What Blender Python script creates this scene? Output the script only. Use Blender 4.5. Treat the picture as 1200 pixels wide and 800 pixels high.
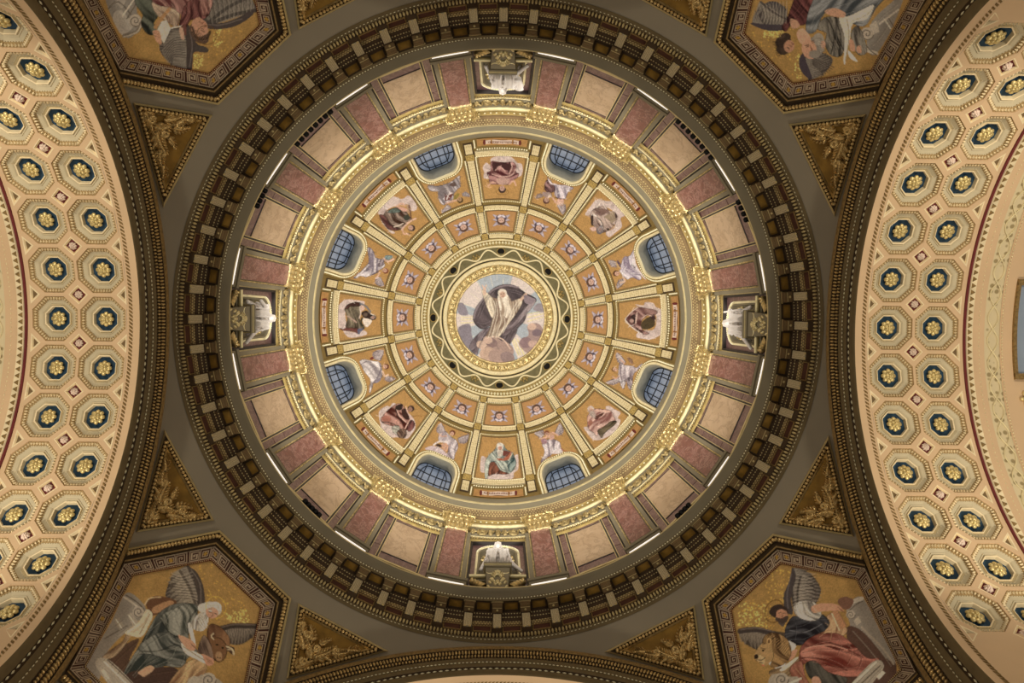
import bpy, bmesh, math, random
import numpy as np
from mathutils import Matrix, Vector
random.seed(7)
rng = np.random.default_rng(7)
PI = math.pi
for o in list(bpy.data.objects): bpy.data.objects.remove(o)
scene = bpy.context.scene
COL = scene.collection

# ------------------------------------------------------------------ camera
# a person on the floor under the crossing, looking straight up.
# X runs to the picture's right, Y to the picture's bottom, Z up; the lens is at z = 0, the floor 1.5 m below it
F_PX, TILT_X, TILT_Y, ROLL = 855.5, 0.0162, 0.0375, 0.0113
CAM = np.array([-0.0086, -0.2994, 0.0])
def _cam_rows():
    c, s = math.cos(ROLL), math.sin(ROLL)
    A = np.array([[c, -s, 0], [s, c, 0], [0, 0, 1]])
    c, s = math.cos(TILT_X), math.sin(TILT_X)
    B = np.array([[c, 0, -s], [0, 1, 0], [s, 0, c]])
    c, s = math.cos(TILT_Y), math.sin(TILT_Y)
    C = np.array([[1, 0, 0], [0, c, -s], [0, s, c]])
    return C @ B @ A
ROWS = _cam_rows()
cam_data = bpy.data.cameras.new('camera'); cam = bpy.data.objects.new('camera', cam_data); COL.objects.link(cam)
cam_data.sensor_width = 36.0; cam_data.lens = F_PX / 1200 * 36.0
cam_data.clip_end = 300
mw = Matrix.Identity(4)
for i in range(3):
    mw[i][0] = ROWS[0][i]; mw[i][1] = -ROWS[1][i]; mw[i][2] = -ROWS[2][i]; mw[i][3] = CAM[i]
cam.matrix_world = mw
scene.camera = cam
def project(P):
    q = (np.asarray(P, float) - CAM) @ ROWS.T
    return np.stack([600 + F_PX * q[..., 0] / q[..., 2], 400 + F_PX * q[..., 1] / q[..., 2]], -1)
def ray(px, py):
    d = ROWS.T @ np.array([(px - 600) / F_PX, (py - 400) / F_PX, 1.0])
    return d / np.linalg.norm(d)

# ------------------------------------------------------------------ light and exposure
world = bpy.data.worlds.new('world'); scene.world = world; world.use_nodes = True
bg = world.node_tree.nodes['Background']
bg.inputs[0].default_value = (1.0, 0.92, 0.79, 1); bg.inputs[1].default_value = 0.20
scene.view_settings.view_transform = 'Standard'; scene.view_settings.look = 'None'
scene.view_settings.gamma = 1; scene.view_settings.exposure = 0.0
scene.view_settings.use_curve_mapping = False
def lamp(name, kind, loc, power, color, size=0.3, target=None, angle=90, blend=0.6):
    d = bpy.data.lights.new(name, kind); d.energy = power; d.color = color
    if kind in ('POINT', 'SPOT'): d.shadow_soft_size = size
    if kind == 'SPOT': d.spot_size = math.radians(angle); d.spot_blend = blend
    o = bpy.data.objects.new(name, d); COL.objects.link(o); o.location = loc
    if target is not None:
        o.rotation_euler = (Vector(target) - Vector(loc)).to_track_quat('-Z', 'Y').to_euler()
    return o
WARM = (1.0, 0.885, 0.71); NEUT = (1.0, 0.96, 0.90)
# the floodlights on the ledge of the main cornice wash the drum and the dome above it
for k in range(8):
    a = PI / 8 + k * PI / 4
    lamp('ledge_flood', 'SPOT', (9.9 * math.cos(a), 9.9 * math.sin(a), 27.9), 2300, NEUT, 0.35,
         (-0.6 * math.cos(a), -0.6 * math.sin(a), 40.4), 116, 0.5)
# lamps on the impost ledges of the four great arches light their soffits
for sx in (-1, 1):
    for sy in (-1, 1):
        lamp('arch_flood', 'SPOT', (sx * 13.9, sy * 6.6, 14.2), 1750, WARM, 0.4, (sx * 13.4, -sy * 2.5, 22.6), 130, 0.8)
        lamp('arch_flood', 'SPOT', (sx * 6.6, sy * 13.9, 14.2), 1500, WARM, 0.4, (-sx * 2.5, sy * 13.4, 22.6), 130, 0.8)

# ------------------------------------------------------------------ mesh helpers
class MB:
    def __init__(self): self.v = []; self.f = []; self.m = []; self.n = 0
    def add(self, verts, faces, mat=0):
        verts = np.asarray(verts, float).reshape(-1, 3)
        b = self.n; self.v.append(verts); self.n += len(verts)
        for f in faces: self.f.append(tuple(i + b for i in f))
        self.m += [mat] * len(faces)
        return self
    def grid(self, P, mat=0, close_u=False, close_v=False):
        P = np.asarray(P, float); a, b = P.shape[:2]
        fs = []
        for i in range(a if close_u else a - 1):
            for j in range(b if close_v else b - 1):
                i2, j2 = (i + 1) % a, (j + 1) % b
                fs.append((i * b + j, i2 * b + j, i2 * b + j2, i * b + j2))
        return self.add(P.reshape(-1, 3), fs, mat)
    def hexa(self, c, mat=0):        # 8 corners: 4 of one face, then the 4 opposite
        return self.add(c, [(0, 1, 2, 3), (7, 6, 5, 4), (0, 4, 5, 1), (1, 5, 6, 2), (2, 6, 7, 3), (3, 7, 4, 0)], mat)
    def box(self, lo, hi, mat=0):
        x0, y0, z0 = lo; x1, y1, z1 = hi
        return self.hexa([(x0, y0, z0), (x1, y0, z0), (x1, y1, z0), (x0, y1, z0), (x0, y0, z1), (x1, y0, z1), (x1, y1, z1), (x0, y1, z1)], mat)
    def octa(self, c, a, b, n, mat=0):
        c, a, b, n = (np.asarray(q, float) for q in (c, a, b, n))
        return self.add([c + a, c + b, c - a, c - b, c + n, c - n],
                        [(0, 1, 4), (1, 2, 4), (2, 3, 4), (3, 0, 4), (1, 0, 5), (2, 1, 5), (3, 2, 5), (0, 3, 5)], mat)
    def ell(self, c, a, b, n, nu=8, nv=5, mat=0):
        c, a, b, n = (np.asarray(q, float) for q in (c, a, b, n))
        vs = [c + n]; fs = []
        for i in range(1, nv):
            t = PI * i / nv
            for j in range(nu):
                p = 2 * PI * j / nu
                vs.append(c + n * math.cos(t) + math.sin(t) * (a * math.cos(p) + b * math.sin(p)))
        vs.append(c - n); L = len(vs) - 1
        for j in range(nu):
            fs.append((0, 1 + j, 1 + (j + 1) % nu))
            for i in range(nv - 2):
                p, q = 1 + i * nu, 1 + (i + 1) * nu
                fs.append((p + j, q + j, q + (j + 1) % nu, p + (j + 1) % nu))
            p = 1 + (nv - 2) * nu
            fs.append((L, p + (j + 1) % nu, p + j))
        return self.add(vs, fs, mat)
    def tube(self, path, rad, n=6, mat=0, closed=False):
        path = [np.asarray(p, float) for p in path]; L = len(path)
        rad = rad if hasattr(rad, '__len__') else [rad] * L
        rows = []; up = np.array([0.123, 0.456, 0.881])
        for i, p in enumerate(path):
            q0 = path[(i - 1) % L] if (closed or i > 0) else p
            q1 = path[(i + 1) % L] if (closed or i < L - 1) else p
            t = q1 - q0; t /= max(np.linalg.norm(t), 1e-9)
            a = np.cross(t, up); a /= max(np.linalg.norm(a), 1e-9); b = np.cross(t, a)
            rows.append([p + rad[i] * (a * math.cos(2 * PI * k / n) + b * math.sin(2 * PI * k / n)) for k in range(n)])
        return self.grid(rows, mat, close_u=closed, close_v=True)
    def mesh(self, name, mats, smooth=False, off=(0, 0, 0)):
        me = bpy.data.meshes.new(name)
        V = np.concatenate(self.v) - np.asarray(off, float)
        me.from_pydata(V.tolist(), [], self.f)
        for m in (mats if isinstance(mats, (list, tuple)) else [mats]): me.materials.append(m)
        me.polygons.foreach_set('material_index', self.m)
        if smooth: me.polygons.foreach_set('use_smooth', [True] * len(self.f))
        me.update()
        return me
def tag(o, label=None, cat=None, group=None, kind=None):
    for k, v in (('label', label), ('category', cat), ('group', group), ('kind', kind)):
        if v: o[k] = v
    return o
def put(name, data, parent=None, loc=(0, 0, 0), rot=(0, 0, 0), kind=None, label=None):
    o = bpy.data.objects.new(name, data); COL.objects.link(o)
    o.location = loc; o.rotation_euler = rot
    if parent is not None: o.parent = parent
    if kind: o['kind'] = kind
    if label: o['label'] = label
    return o
def empty(name, loc=(0, 0, 0), rot=(0, 0, 0)):
    o = put(name, None, None, loc, rot); o.empty_display_size = 0.2
    return o
def rotz(p, a):
    c, s = math.cos(a), math.sin(a)
    return (p[0] * c - p[1] * s, p[0] * s + p[1] * c, p[2])
def revolve(mb, prof, n=192, mat=0, a0=0.0, a1=2 * PI):
    full = abs(a1 - a0 - 2 * PI) < 1e-6
    A = [a0 + (a1 - a0) * i / n for i in range(n if full else n + 1)]
    return mb.grid([[(r * math.cos(a), r * math.sin(a), z) for r, z in prof] for a in A], mat, close_u=full)

# ------------------------------------------------------------------ materials
def srgb(h):
    if isinstance(h, str): c = [int(h[i:i + 2], 16) / 255 for i in (1, 3, 5)]
    else: c = list(h)
    return [x / 12.92 if x <= 0.04045 else ((x + 0.055) / 1.055) ** 2.4 for x in c]
def mat(name, col, rough=0.7, metal=0.0, var=0.12, scale=3.0, bump=0.0, bscale=30.0, emit=None, spec=0.3):
    m = bpy.data.materials.new(name); m.use_nodes = True; nt = m.node_tree; N = nt.nodes; L = nt.links
    b = N['Principled BSDF']; c = srgb(col)
    b.inputs['Roughness'].default_value = rough; b.inputs['Metallic'].default_value = metal
    b.inputs['Specular IOR Level'].default_value = spec
    tc = N.new('ShaderNodeTexCoord'); nz = N.new('ShaderNodeTexNoise'); nz.inputs['Scale'].default_value = scale; nz.inputs['Detail'].default_value = 5
    L.new(tc.outputs['Object'], nz.inputs['Vector'])
    rp = N.new('ShaderNodeValToRGB'); L.new(nz.outputs['Fac'], rp.inputs['Fac'])
    rp.color_ramp.elements[0].position = 0.3; rp.color_ramp.elements[1].position = 0.7
    rp.color_ramp.elements[0].color = [x * (1 - var) for x in c] + [1]; rp.color_ramp.elements[1].color = [min(1, x * (1 + var)) for x in c] + [1]
    L.new(rp.outputs['Color'], b.inputs['Base Color'])
    if bump:
        n2 = N.new('ShaderNodeTexNoise'); n2.inputs['Scale'].default_value = bscale; L.new(tc.outputs['Object'], n2.inputs['Vector'])
        bp = N.new('ShaderNodeBump'); bp.inputs['Strength'].default_value = bump; bp.inputs['Distance'].default_value = 0.05
        L.new(n2.outputs['Fac'], bp.inputs['Height']); L.new(bp.outputs['Normal'], b.inputs['Normal'])
    if emit:
        b.inputs['Emission Color'].default_value = srgb(emit[0]) + [1]; b.inputs['Emission Strength'].default_value = emit[1]
    return m
def marble(name, c0, c1, vein, scale=1.2, rough=0.35, veins=0.55):
    m = bpy.data.materials.new(name); m.use_nodes = True; nt = m.node_tree; N = nt.nodes; L = nt.links
    b = N['Principled BSDF']; b.inputs['Roughness'].default_value = rough
    tc = N.new('ShaderNodeTexCoord'); oi = N.new('ShaderNodeObjectInfo'); ad = N.new('ShaderNodeVectorMath'); ad.operation = 'ADD'
    sc = N.new('ShaderNodeVectorMath'); sc.operation = 'SCALE'; sc.inputs['Scale'].default_value = 37.0
    cb = N.new('ShaderNodeCombineXYZ')
    for i in range(3): L.new(oi.outputs['Random'], cb.inputs[i])
    L.new(cb.outputs[0], sc.inputs[0]); L.new(tc.outputs['Object'], ad.inputs[0]); L.new(sc.outputs[0], ad.inputs[1])
    mp = N.new('ShaderNodeMapping'); mp.inputs['Scale'].default_value = (1.0, 1.0, 0.55); mp.inputs['Rotation'].default_value = (0.5, 0.2, 0.3)
    L.new(ad.outputs[0], mp.inputs['Vector'])
    n1 = N.new('ShaderNodeTexNoise'); n1.inputs['Scale'].default_value = scale; n1.inputs['Detail'].default_value = 9; n1.inputs['Roughness'].default_value = 0.65; n1.inputs['Distortion'].default_value = 1.2
    L.new(mp.outputs[0], n1.inputs['Vector'])
    r1 = N.new('ShaderNodeValToRGB'); r1.color_ramp.elements[0].position = 0.3; r1.color_ramp.elements[1].position = 0.72
    r1.color_ramp.elements[0].color = srgb(c0) + [1]; r1.color_ramp.elements[1].color = srgb(c1) + [1]
    L.new(n1.outputs['Fac'], r1.inputs['Fac'])
    n2 = N.new('ShaderNodeTexNoise'); n2.inputs['Scale'].default_value = scale * 1.3; n2.inputs['Detail'].default_value = 8; n2.inputs['Roughness'].default_value = 0.7; n2.inputs['Distortion'].default_value = 0.5
    L.new(mp.outputs[0], n2.inputs['Vector'])
    r2 = N.new('ShaderNodeValToRGB'); e = r2.color_ramp.elements
    e[0].position = 0.455; e[0].color = (0, 0, 0, 1); e[1].position = 0.5; e[1].color = (veins, veins, veins, 1); x = e.new(0.53); x.color = (0, 0, 0, 1)
    L.new(n2.outputs['Fac'], r2.inputs['Fac'])
    mx = N.new('ShaderNodeMixRGB'); mx.inputs['Color2'].default_value = srgb(vein) + [1]
    L.new(r2.outputs['Color'], mx.inputs['Fac']); L.new(r1.outputs['Color'], mx.inputs['Color1']); L.new(mx.outputs[0], b.inputs['Base Color'])
    return m
def dotted(name, c0, c1, scale):
    m = mat(name, c0, 0.7); nt = m.node_tree; N = nt.nodes; L = nt.links; b = N['Principled BSDF']
    tc = N['Texture Coordinate']; vo = N.new('ShaderNodeTexVoronoi'); vo.inputs['Scale'].default_value = scale; vo.inputs['Randomness'].default_value = 0.35
    L.new(tc.outputs['Object'], vo.inputs['Vector'])
    rp = N.new('ShaderNodeValToRGB'); rp.color_ramp.elements[0].position = 0.28; rp.color_ramp.elements[1].position = 0.42
    rp.color_ramp.elements[0].color = srgb(c1) + [1]; rp.color_ramp.elements[1].color = srgb(c0) + [1]
    L.new(vo.outputs['Distance'], rp.inputs['Fac']); L.new(rp.outputs['Color'], b.inputs['Base Color'])
    return m
M = {}
M['shell'] = mat('dome_ground', '#857040', 0.7)
M['olive'] = mat('olive_gilt', '#96814c', 0.55, 0.1, 0.25, 5)
M['beige'] = dotted('stencilled_cream', '#dccda2', '#b3a170', 9.0)
M['cream'] = mat('cream_paint', '#e6d9ad', 0.6)
M['bead'] = mat('pale_gilt_bead', '#faf0cc', 0.45, 0.1)
M['boss'] = mat('carved_gilt_boss', '#b39a5c', 0.5, 0.2, 0.4, 14, 0.6, 22)
M['gold'] = mat('bright_gold', '#cdb985', 0.36, 0.75, 0.45, 7, 0.5, 14)
M['golddk'] = mat('old_gold', '#ae9b6c', 0.42, 0.6, 0.4, 8, 0.5, 16)
M['goldline'] = mat('gold_line', '#d8cb9c', 0.4, 0.45, 0.15)
M['grey'] = mat('grey_stucco', '#89826c', 0.75, 0, 0.05, 0.6)
M['greywarm'] = mat('olive_grey_stucco', '#7b725c', 0.7, 0, 0.06, 1.0)
M['umber'] = mat('umber_paint', '#786344', 0.7, 0, 0.15)
M['umberdk'] = mat('dark_umber_paint', '#473725', 0.75, 0, 0.15)
M['oxblood'] = mat('oxblood_panel', '#4c2a20', 0.7, 0, 0.2)
M['ochre'] = mat('ochre_gilt_panel', '#8a6a2c', 0.55, 0.15, 0.25, 3)
M['plate'] = dotted('diaper_plate', '#d0c4a2', '#9e9072', 16.0)
M['pendent'] = mat('pendentive_stucco', '#948b79', 0.8, 0, 0.05, 0.4)
M['redmarble'] = marble('red_marble', '#5c322d', '#83504a', '#b8938a', 2.0)
M['beigemarble'] = marble('beige_marble', '#ab9071', '#c0a688', '#836a4f', 1.0, 0.4, 0.55)
M['purple'] = marble('purple_marble', '#553a3a', '#755655', '#9a7e7a', 2.2)
M['dark'] = mat('dark_line_stone', '#37312e', 0.6)
M['white'] = mat('white_statuary', '#ded7cf', 0.6, 0, 0.05, 2, 0.25, 6)
M['light'] = mat('lit_tube', '#ffffff', 0.5, emit=('#fff6ea', 0.8))
M['black'] = mat('black_metal', '#0b0b0c', 0.5, 0.2)
M['lens'] = mat('lamp_glass', '#1c1d22', 0.15, 0.0)
M['glass'] = mat('daylit_glass', '#858d9c', 0.25, 0, 0.4, 1.2, emit=('#9aa9c2', 0.3))
M['lead'] = mat('lead_bar', '#15171c', 0.5)
M['reveal'] = mat('reveal_stucco', '#d2c8ac', 0.7)
M['tan'] = mat('tan_stucco', '#d8ba94', 0.75, 0, 0.05, 0.7)
M['tanline'] = mat('ivory_moulding', '#f0dfb8', 0.6)
M['ornament'] = mat('bronzed_ornament', '#8f764a', 0.5, 0.25, 0.3, 12, 0.3, 18)
M['sage'] = mat('sage_bevel', '#c8bd9f', 0.7, 0, 0.06)
M['blue'] = mat('blue_coffer_ground', '#254259', 0.7, 0, 0.3, 6)
M['rosette'] = mat('gilt_rosette', '#dcc98e', 0.4, 0.5, 0.3, 10)
M['wine'] = mat('wine_red_line', '#6b2a2a', 0.7)
M['pinkish'] = mat('pale_rose', '#e3cfc0', 0.6)
M['inscr'] = mat('inscription_ground', '#b58a55', 0.7, 0, 0.2, 5)
M['sand_shade'] = mat('sand_shade_bed', '#a58c60', 0.7, 0, 0.1)  # coffer egg bed; the shade between the eggs is put into its colour
M['archband'] = mat('arch_olive', '#6f6144', 0.6, 0.1, 0.12)
M['archdark'] = mat('arch_dark', '#40321f', 0.65, 0.05, 0.15)
M['bronze'] = mat('gilt_bronze', '#d2b67c', 0.34, 0.5, 0.35, 9, 0.3, 18)
M['palegilt'] = mat('pale_gilt_edge', '#cdbb88', 0.5, 0.2)
M['scroll'] = mat('scroll_ground', '#6d6646', 0.7, 0, 0.2, 4)
M['filigree'] = dotted('filigree_stencil', '#d9caa4', '#9c8c66', 5.0)
M['skyblue'] = mat('blue_grey_fresco', '#8c9aac', 0.8, 0, 0.12, 0.5)
def picmat():
    m = bpy.data.materials.new('mosaic_pigment'); m.use_nodes = True; nt = m.node_tree; b = nt.nodes['Principled BSDF']
    b.inputs['Roughness'].default_value = 0.55; b.inputs['Specular IOR Level'].default_value = 0.25
    at = nt.nodes.new('ShaderNodeAttribute'); at.attribute_name = 'pigment'
    nt.links.new(at.outputs['Color'], b.inputs['Base Color'])
    return m
M['pic'] = picmat()

# ------------------------------------------------------------------ painting: the mosaics are flat pictures, drawn here as pigment, lamp glints on the gold painted in too
class Canvas:
    """A picture in its own frame; pigment is read from it for each mesh vertex of the picture's surface."""
    def __init__(self, x0, y0, x1, y1, ss, ground, var=0.10):
        self.x0, self.y0, self.ss = x0, y0, ss
        self.h, self.w = int((y1 - y0) * ss) + 1, int((x1 - x0) * ss) + 1
        self.a = np.ones((self.h, self.w, 3)) * np.array(srgb(ground))
        self.tess = 1.0; self.ox, self.oy, self.s = 0.0, 0.0, 1.0; self.blur = max(1, int(round(ss * 0.3)))
        n = np.zeros((self.h, self.w))
        for k, amp in ((6, .6), (14, .4)):
            g = rng.random((self.h // max(1, int(k * ss)) + 3, self.w // max(1, int(k * ss)) + 3))
            yi = np.arange(self.h) / (k * ss); xi = np.arange(self.w) / (k * ss)
            y0_, x0_ = yi.astype(int), xi.astype(int); fy, fx = (yi - y0_)[:, None], (xi - x0_)[None]
            n += amp * ((g[y0_][:, x0_] * (1 - fy) + g[y0_ + 1][:, x0_] * fy) * (1 - fx) + (g[y0_][:, x0_ + 1] * (1 - fy) + g[y0_ + 1][:, x0_ + 1] * fy) * fx)
        n += 0.25 * rng.random((self.h, self.w))
        self.n = n - n.mean(); self.a *= (1 + 2 * var * self.n)[..., None]
    def frame(self, ox, oy, s): self.ox, self.oy, self.s = ox, oy, s; return self
    def _t(self, pts):
        p = np.asarray(pts, float)
        return np.stack([(self.ox + p[:, 0] / self.s - self.x0) * self.ss, (self.oy + p[:, 1] / self.s - self.y0) * self.ss], -1)
    @staticmethod
    def smooth(p, closed=True, k=5):
        n = len(p); out = []
        for i in range(n if closed else n - 1):
            if closed: a, b, c, d = p[i - 1], p[i], p[(i + 1) % n], p[(i + 2) % n]
            else: a, b, c, d = p[max(i - 1, 0)], p[i], p[i + 1], p[min(i + 2, n - 1)]
            for j in range(k):
                t = j / k
                out.append(0.5 * (2 * b + (c - a) * t + (2 * a - 5 * b + 4 * c - d) * t * t + (3 * b - a - 3 * c + d) * t ** 3))
        if not closed: out.append(p[-1])
        return np.array(out)
    def mask(self, p):
        x0 = max(int(np.floor(p[:, 0].min())), 0); x1 = min(int(np.ceil(p[:, 0].max())) + 1, self.w)
        y0 = max(int(np.floor(p[:, 1].min())), 0); y1 = min(int(np.ceil(p[:, 1].max())) + 1, self.h)
        if x1 <= x0 or y1 <= y0: return None
        q = np.roll(p, -1, 0); tg = np.zeros((y1 - y0, x1 - x0 + 1))
        ys = np.arange(y0, y1) + 0.5
        Y = ys[:, None]; c = (p[None, :, 1] <= Y) != (q[None, :, 1] <= Y)
        r, e = np.nonzero(c)
        X = p[e, 0] + (ys[r] - p[e, 1]) / (q[e, 1] - p[e, 1]) * (q[e, 0] - p[e, 0])
        ci = np.clip(np.ceil(X - 0.5).astype(int) - x0, 0, x1 - x0)
        np.add.at(tg, (r, ci), 1)
        return (np.cumsum(tg, 1)[:, :-1] % 2 > 0), (slice(y0, y1), slice(x0, x1))
    def F(self, col, pts, smooth=True, alpha=1.0, var=0.10):
        p = self._t(pts); p = self.smooth(p) if smooth else p
        r = self.mask(p)
        if r is None: return self
        m, sl = r; c = np.array(srgb(col)) * (1 + 2 * var * self.n[sl])[..., None]
        self.a[sl] = np.where(m[..., None], self.a[sl] * (1 - alpha) + c * alpha, self.a[sl]); return self
    def C(self, dark, light, pts, ang=90, freq=6.0, warp=1.0, seed=0, edge=True):
        """cloth: the polygon filled with folds that run along ang (degrees)"""
        p = self.smooth(self._t(pts)); r = self.mask(p)
        if r is None: return self
        m, sl = r; H, W = m.shape
        yy, xx = np.mgrid[0:H, 0:W]; L = max(H, W)
        a = math.radians(ang); u = (-xx * math.sin(a) + yy * math.cos(a)) / L; v = (xx * math.cos(a) + yy * math.sin(a)) / L
        u = u - u.min(); v = v - v.min(); r = np.random.default_rng(seed * 31 + int(freq * 7) + H)
        u = u + warp * (0.09 * np.sin(2.6 * v + seed * 1.7) + 0.05 * np.sin(6.5 * v + 2.3 * seed + 3 * u))
        u = u - u.min(); f = np.zeros(u.shape)
        for ku, kv, amp in ((freq * 1.3, 1.6, 0.6), (freq * 3.0, 2.6, 0.4)):
            ku *= 1.45; g = r.random((int(u.max() * ku) + 3, int(v.max() * kv) + 3)); uu, vv = u * ku, v * kv
            i, j = uu.astype(int), vv.astype(int); fu, fv = uu - i, vv - j; fu = fu * fu * (3 - 2 * fu); fv = fv * fv * (3 - 2 * fv)
            f += amp * ((g[i, j] * (1 - fu) + g[i + 1, j] * fu) * (1 - fv) + (g[i, j + 1] * (1 - fu) + g[i + 1, j + 1] * fu) * fv)
        f = np.clip((f - 0.5) * 3.0 + 0.5, -0.12, 1.15)[..., None]
        c = np.clip(np.array(srgb(dark)) * (1 - f) + np.array(srgb(light)) * f, 0.004, 1)
        self.a[sl] = np.where(m[..., None], c, self.a[sl])
        if edge: self.L([x * 0.55 for x in [int(dark[i:i + 2], 16) / 255 for i in (1, 3, 5)]], 0.5 * self.s, pts, True)
        return self
    def L(self, col, width, pts, closed=False, alpha=0.9):
        p = self.smooth(self._t(pts), closed, 4)
        if closed: p = np.concatenate([p, p[:1]])
        w = max(width / self.s * self.ss * 0.5, 0.45)
        x0 = max(int(p[:, 0].min() - w - 1), 0); x1 = min(int(p[:, 0].max() + w + 2), self.w)
        y0 = max(int(p[:, 1].min() - w - 1), 0); y1 = min(int(p[:, 1].max() + w + 2), self.h)
        if x1 <= x0 or y1 <= y0: return self
        yy, xx = np.mgrid[y0:y1, x0:x1]; d = np.full(xx.shape, 1e9)
        for a, b in zip(p[:-1], p[1:]):
            e = b - a; l2 = max(e @ e, 1e-9)
            t = np.clip(((xx - a[0]) * e[0] + (yy - a[1]) * e[1]) / l2, 0, 1)
            d = np.minimum(d, np.hypot(xx - a[0] - t * e[0], yy - a[1] - t * e[1]))
        k = (np.clip(w + 0.5 - d, 0, 1) * alpha)[..., None]; sl = (slice(y0, y1), slice(x0, x1))
        self.a[sl] = self.a[sl] * (1 - k) + np.array(srgb(col)) * k; return self
    def E(self, col, cx, cy, rx, ry, rot=0, **k):
        r = math.radians(rot); t = np.linspace(0, 2 * PI, 24, endpoint=False)
        x, y = rx * np.cos(t), ry * np.sin(t)
        return self.F(col, np.stack([cx + x * math.cos(r) - y * math.sin(r), cy + x * math.sin(r) + y * math.cos(r)], -1), False, **k)
    def ring(self, col, cx, cy, rx, ry, width, rot=0):
        r = math.radians(rot); t = np.linspace(0, 2 * PI, 20, endpoint=False)
        x, y = rx * np.cos(t), ry * np.sin(t)
        return self.L(col, width, np.stack([cx + x * math.cos(r) - y * math.sin(r), cy + x * math.sin(r) + y * math.cos(r)], -1), True)
    def wing(self, dark, light, root, tip, spread, n=9, sgn=1):
        """feathers fanned from a leading edge root -> tip, trailing to one side"""
        root, tip = np.array(root, float), np.array(tip, float); e = tip - root; L = np.linalg.norm(e); e /= L
        nrm = np.array([-e[1], e[0]]) * sgn
        out = [root, root + e * L * 0.5 - nrm * L * 0.06, tip]
        for t in np.linspace(1, 0, 6): out.append(root + e * L * (0.9 * t) + nrm * spread * (0.35 + 0.65 * math.sin(PI * (0.15 + 0.75 * t))))
        self.F(dark, out)
        for row, (ln, wd) in enumerate(((1.0, 1.0), (0.62, 0.9), (0.34, 0.8))):
            m = n + row * 2
            for t in np.linspace(0.97, 0.08, m):
                a = root + e * L * t; k_ = spread * (0.3 + 0.68 * math.sin(PI * (0.15 + 0.75 * t))) * ln
                b = a - e * L * 0.10 * ln * (1 if t < .8 else 0.2) + nrm * k_; w = L / m * 0.52 * wd
                self.F(light, [a - e * w, a + e * w, (a + b) / 2 + e * w, b + e * w * .3, b - e * w * .3, (a + b) / 2 - e * w], alpha=0.55 + 0.13 * row)
                self.L(dark, max(L * 0.009, .45 * self.s), [a - e * w, (a + b) / 2 - e * w * 1.1, b - e * w * .2])
        self.L(dark, L * 0.07, [root, root + e * L * 0.5 - nrm * L * 0.05, tip])
        return self
    def face(self, cx, cy, r, up, skin='#c9a28e', hair='#4a3a30', beard=None):
        """a head whose crown points along up (degrees in the picture, 0 = right, 90 = down)"""
        a = math.radians(up); d = np.array([math.cos(a), math.sin(a)]); q = np.array([-d[1], d[0]]); c = np.array([cx, cy], float)
        self.E(hair, *(c + d * r * 0.25), r * 1.08, r * 1.02)
        if beard: self.F(beard, [c - q * r * .8, c - d * r * .9 - q * r * .6, c - d * r * 1.7, c - d * r * .9 + q * r * .6, c + q * r * .8])
        self.E(skin, *(c - d * r * 0.12), r * 0.78, r * 0.72, up)
        for s in (-1, 1): self.E('#3c2a24', *(c + q * s * r * 0.3 + d * r * 0.05), r * 0.13, r * 0.1)
        self.L('#8c6858', r * 0.16, [c + d * r * 0.02, c - d * r * 0.3])
        self.L('#7a4a40', r * 0.14, [c - d * r * 0.5 - q * r * 0.22, c - d * r * 0.5 + q * r * 0.22])
        return self
    def sample(self, px, gain=1.0):
        k = self.blur
        if not hasattr(self, 'b'):
            q = max(1, int(self.ss * self.tess)); T = rng.random((self.h // q + 1, self.w // q + 1)) - 0.5
            self.a = np.clip(self.a * (1 + 0.34 * np.repeat(np.repeat(T, q, 0), q, 1)[:self.h, :self.w, None]), 0, 1)
            A = np.pad(self.a, ((k, k), (k, k), (0, 0)), 'edge').cumsum(0).cumsum(1)
            A = np.pad(A, ((1, 0), (1, 0), (0, 0)))
            n = 2 * k // 2 + 1; o = k - n // 2
            H, W = self.h, self.w
            self.b = (A[o + n:o + n + H, o + n:o + n + W] - A[o:o + H, o + n:o + n + W] - A[o + n:o + n + H, o:o + W] + A[o:o + H, o:o + W]) / (n * n)
        i = np.clip(((px[:, 1] - self.y0) * self.ss).astype(int), 0, self.h - 1); j = np.clip(((px[:, 0] - self.x0) * self.ss).astype(int), 0, self.w - 1)
        return np.clip(self.b[i, j] * gain, 0, 0.95)
def painted(name, P, keep, canvas, parent, off, gain=1.0, px=None):
    """a picture surface: vertex grid P (a,b,3), faces whose centre passes keep, pigment from the canvas"""
    a, b = P.shape[:2]; V = P.reshape(-1, 3)
    ii, jj = np.nonzero(keep)
    q = ii * b + jj; fs = np.stack([q, q + b, q + b + 1, q + 1], -1)
    used = np.unique(fs); re = np.full(a * b, -1); re[used] = np.arange(len(used)); fs = re[fs]; V2 = V[used]
    me = bpy.data.meshes.new(name); me.from_pydata((V2 - np.asarray(off)).tolist(), [], fs.tolist())
    pp = project(V2) if px is None else px.reshape(-1, 2)[used]
    col = np.ones((len(V2), 4)); col[:, :3] = canvas.sample(pp, gain)
    at = me.color_attributes.new('pigment', 'FLOAT_COLOR', 'POINT'); at.data.foreach_set('color', col.ravel())
    me.materials.append(M['pic']); me.polygons.foreach_set('use_smooth', [True] * len(fs)); me.update()
    return put(name, me, parent)

# ------------------------------------------------------------------ the pictures
GOLD_BG = '#b38d58'
CL, CLD = '#d3c2bd', '#a8948f'          # cloud pigments
SK = '#d2ab98'
def canvas_at(x, y, s, w, h, ground=GOLD_BG, ss=4):
    return Canvas(x, y, x + w, y + h, ss, ground).frame(x, y, s)
PIC = {}
def cloud(c, pts, k=3):
    c.F(CL, pts); p = np.array(pts, float); m = p.mean(0)
    for i in range(0, len(p), 2):
        q = p[i] * 0.72 + m * 0.28; d = np.linalg.norm(p[i] - m) * 0.22
        c.E(CLD, q[0], q[1], d, d * 0.6, 30 * i, alpha=0.45)
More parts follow.
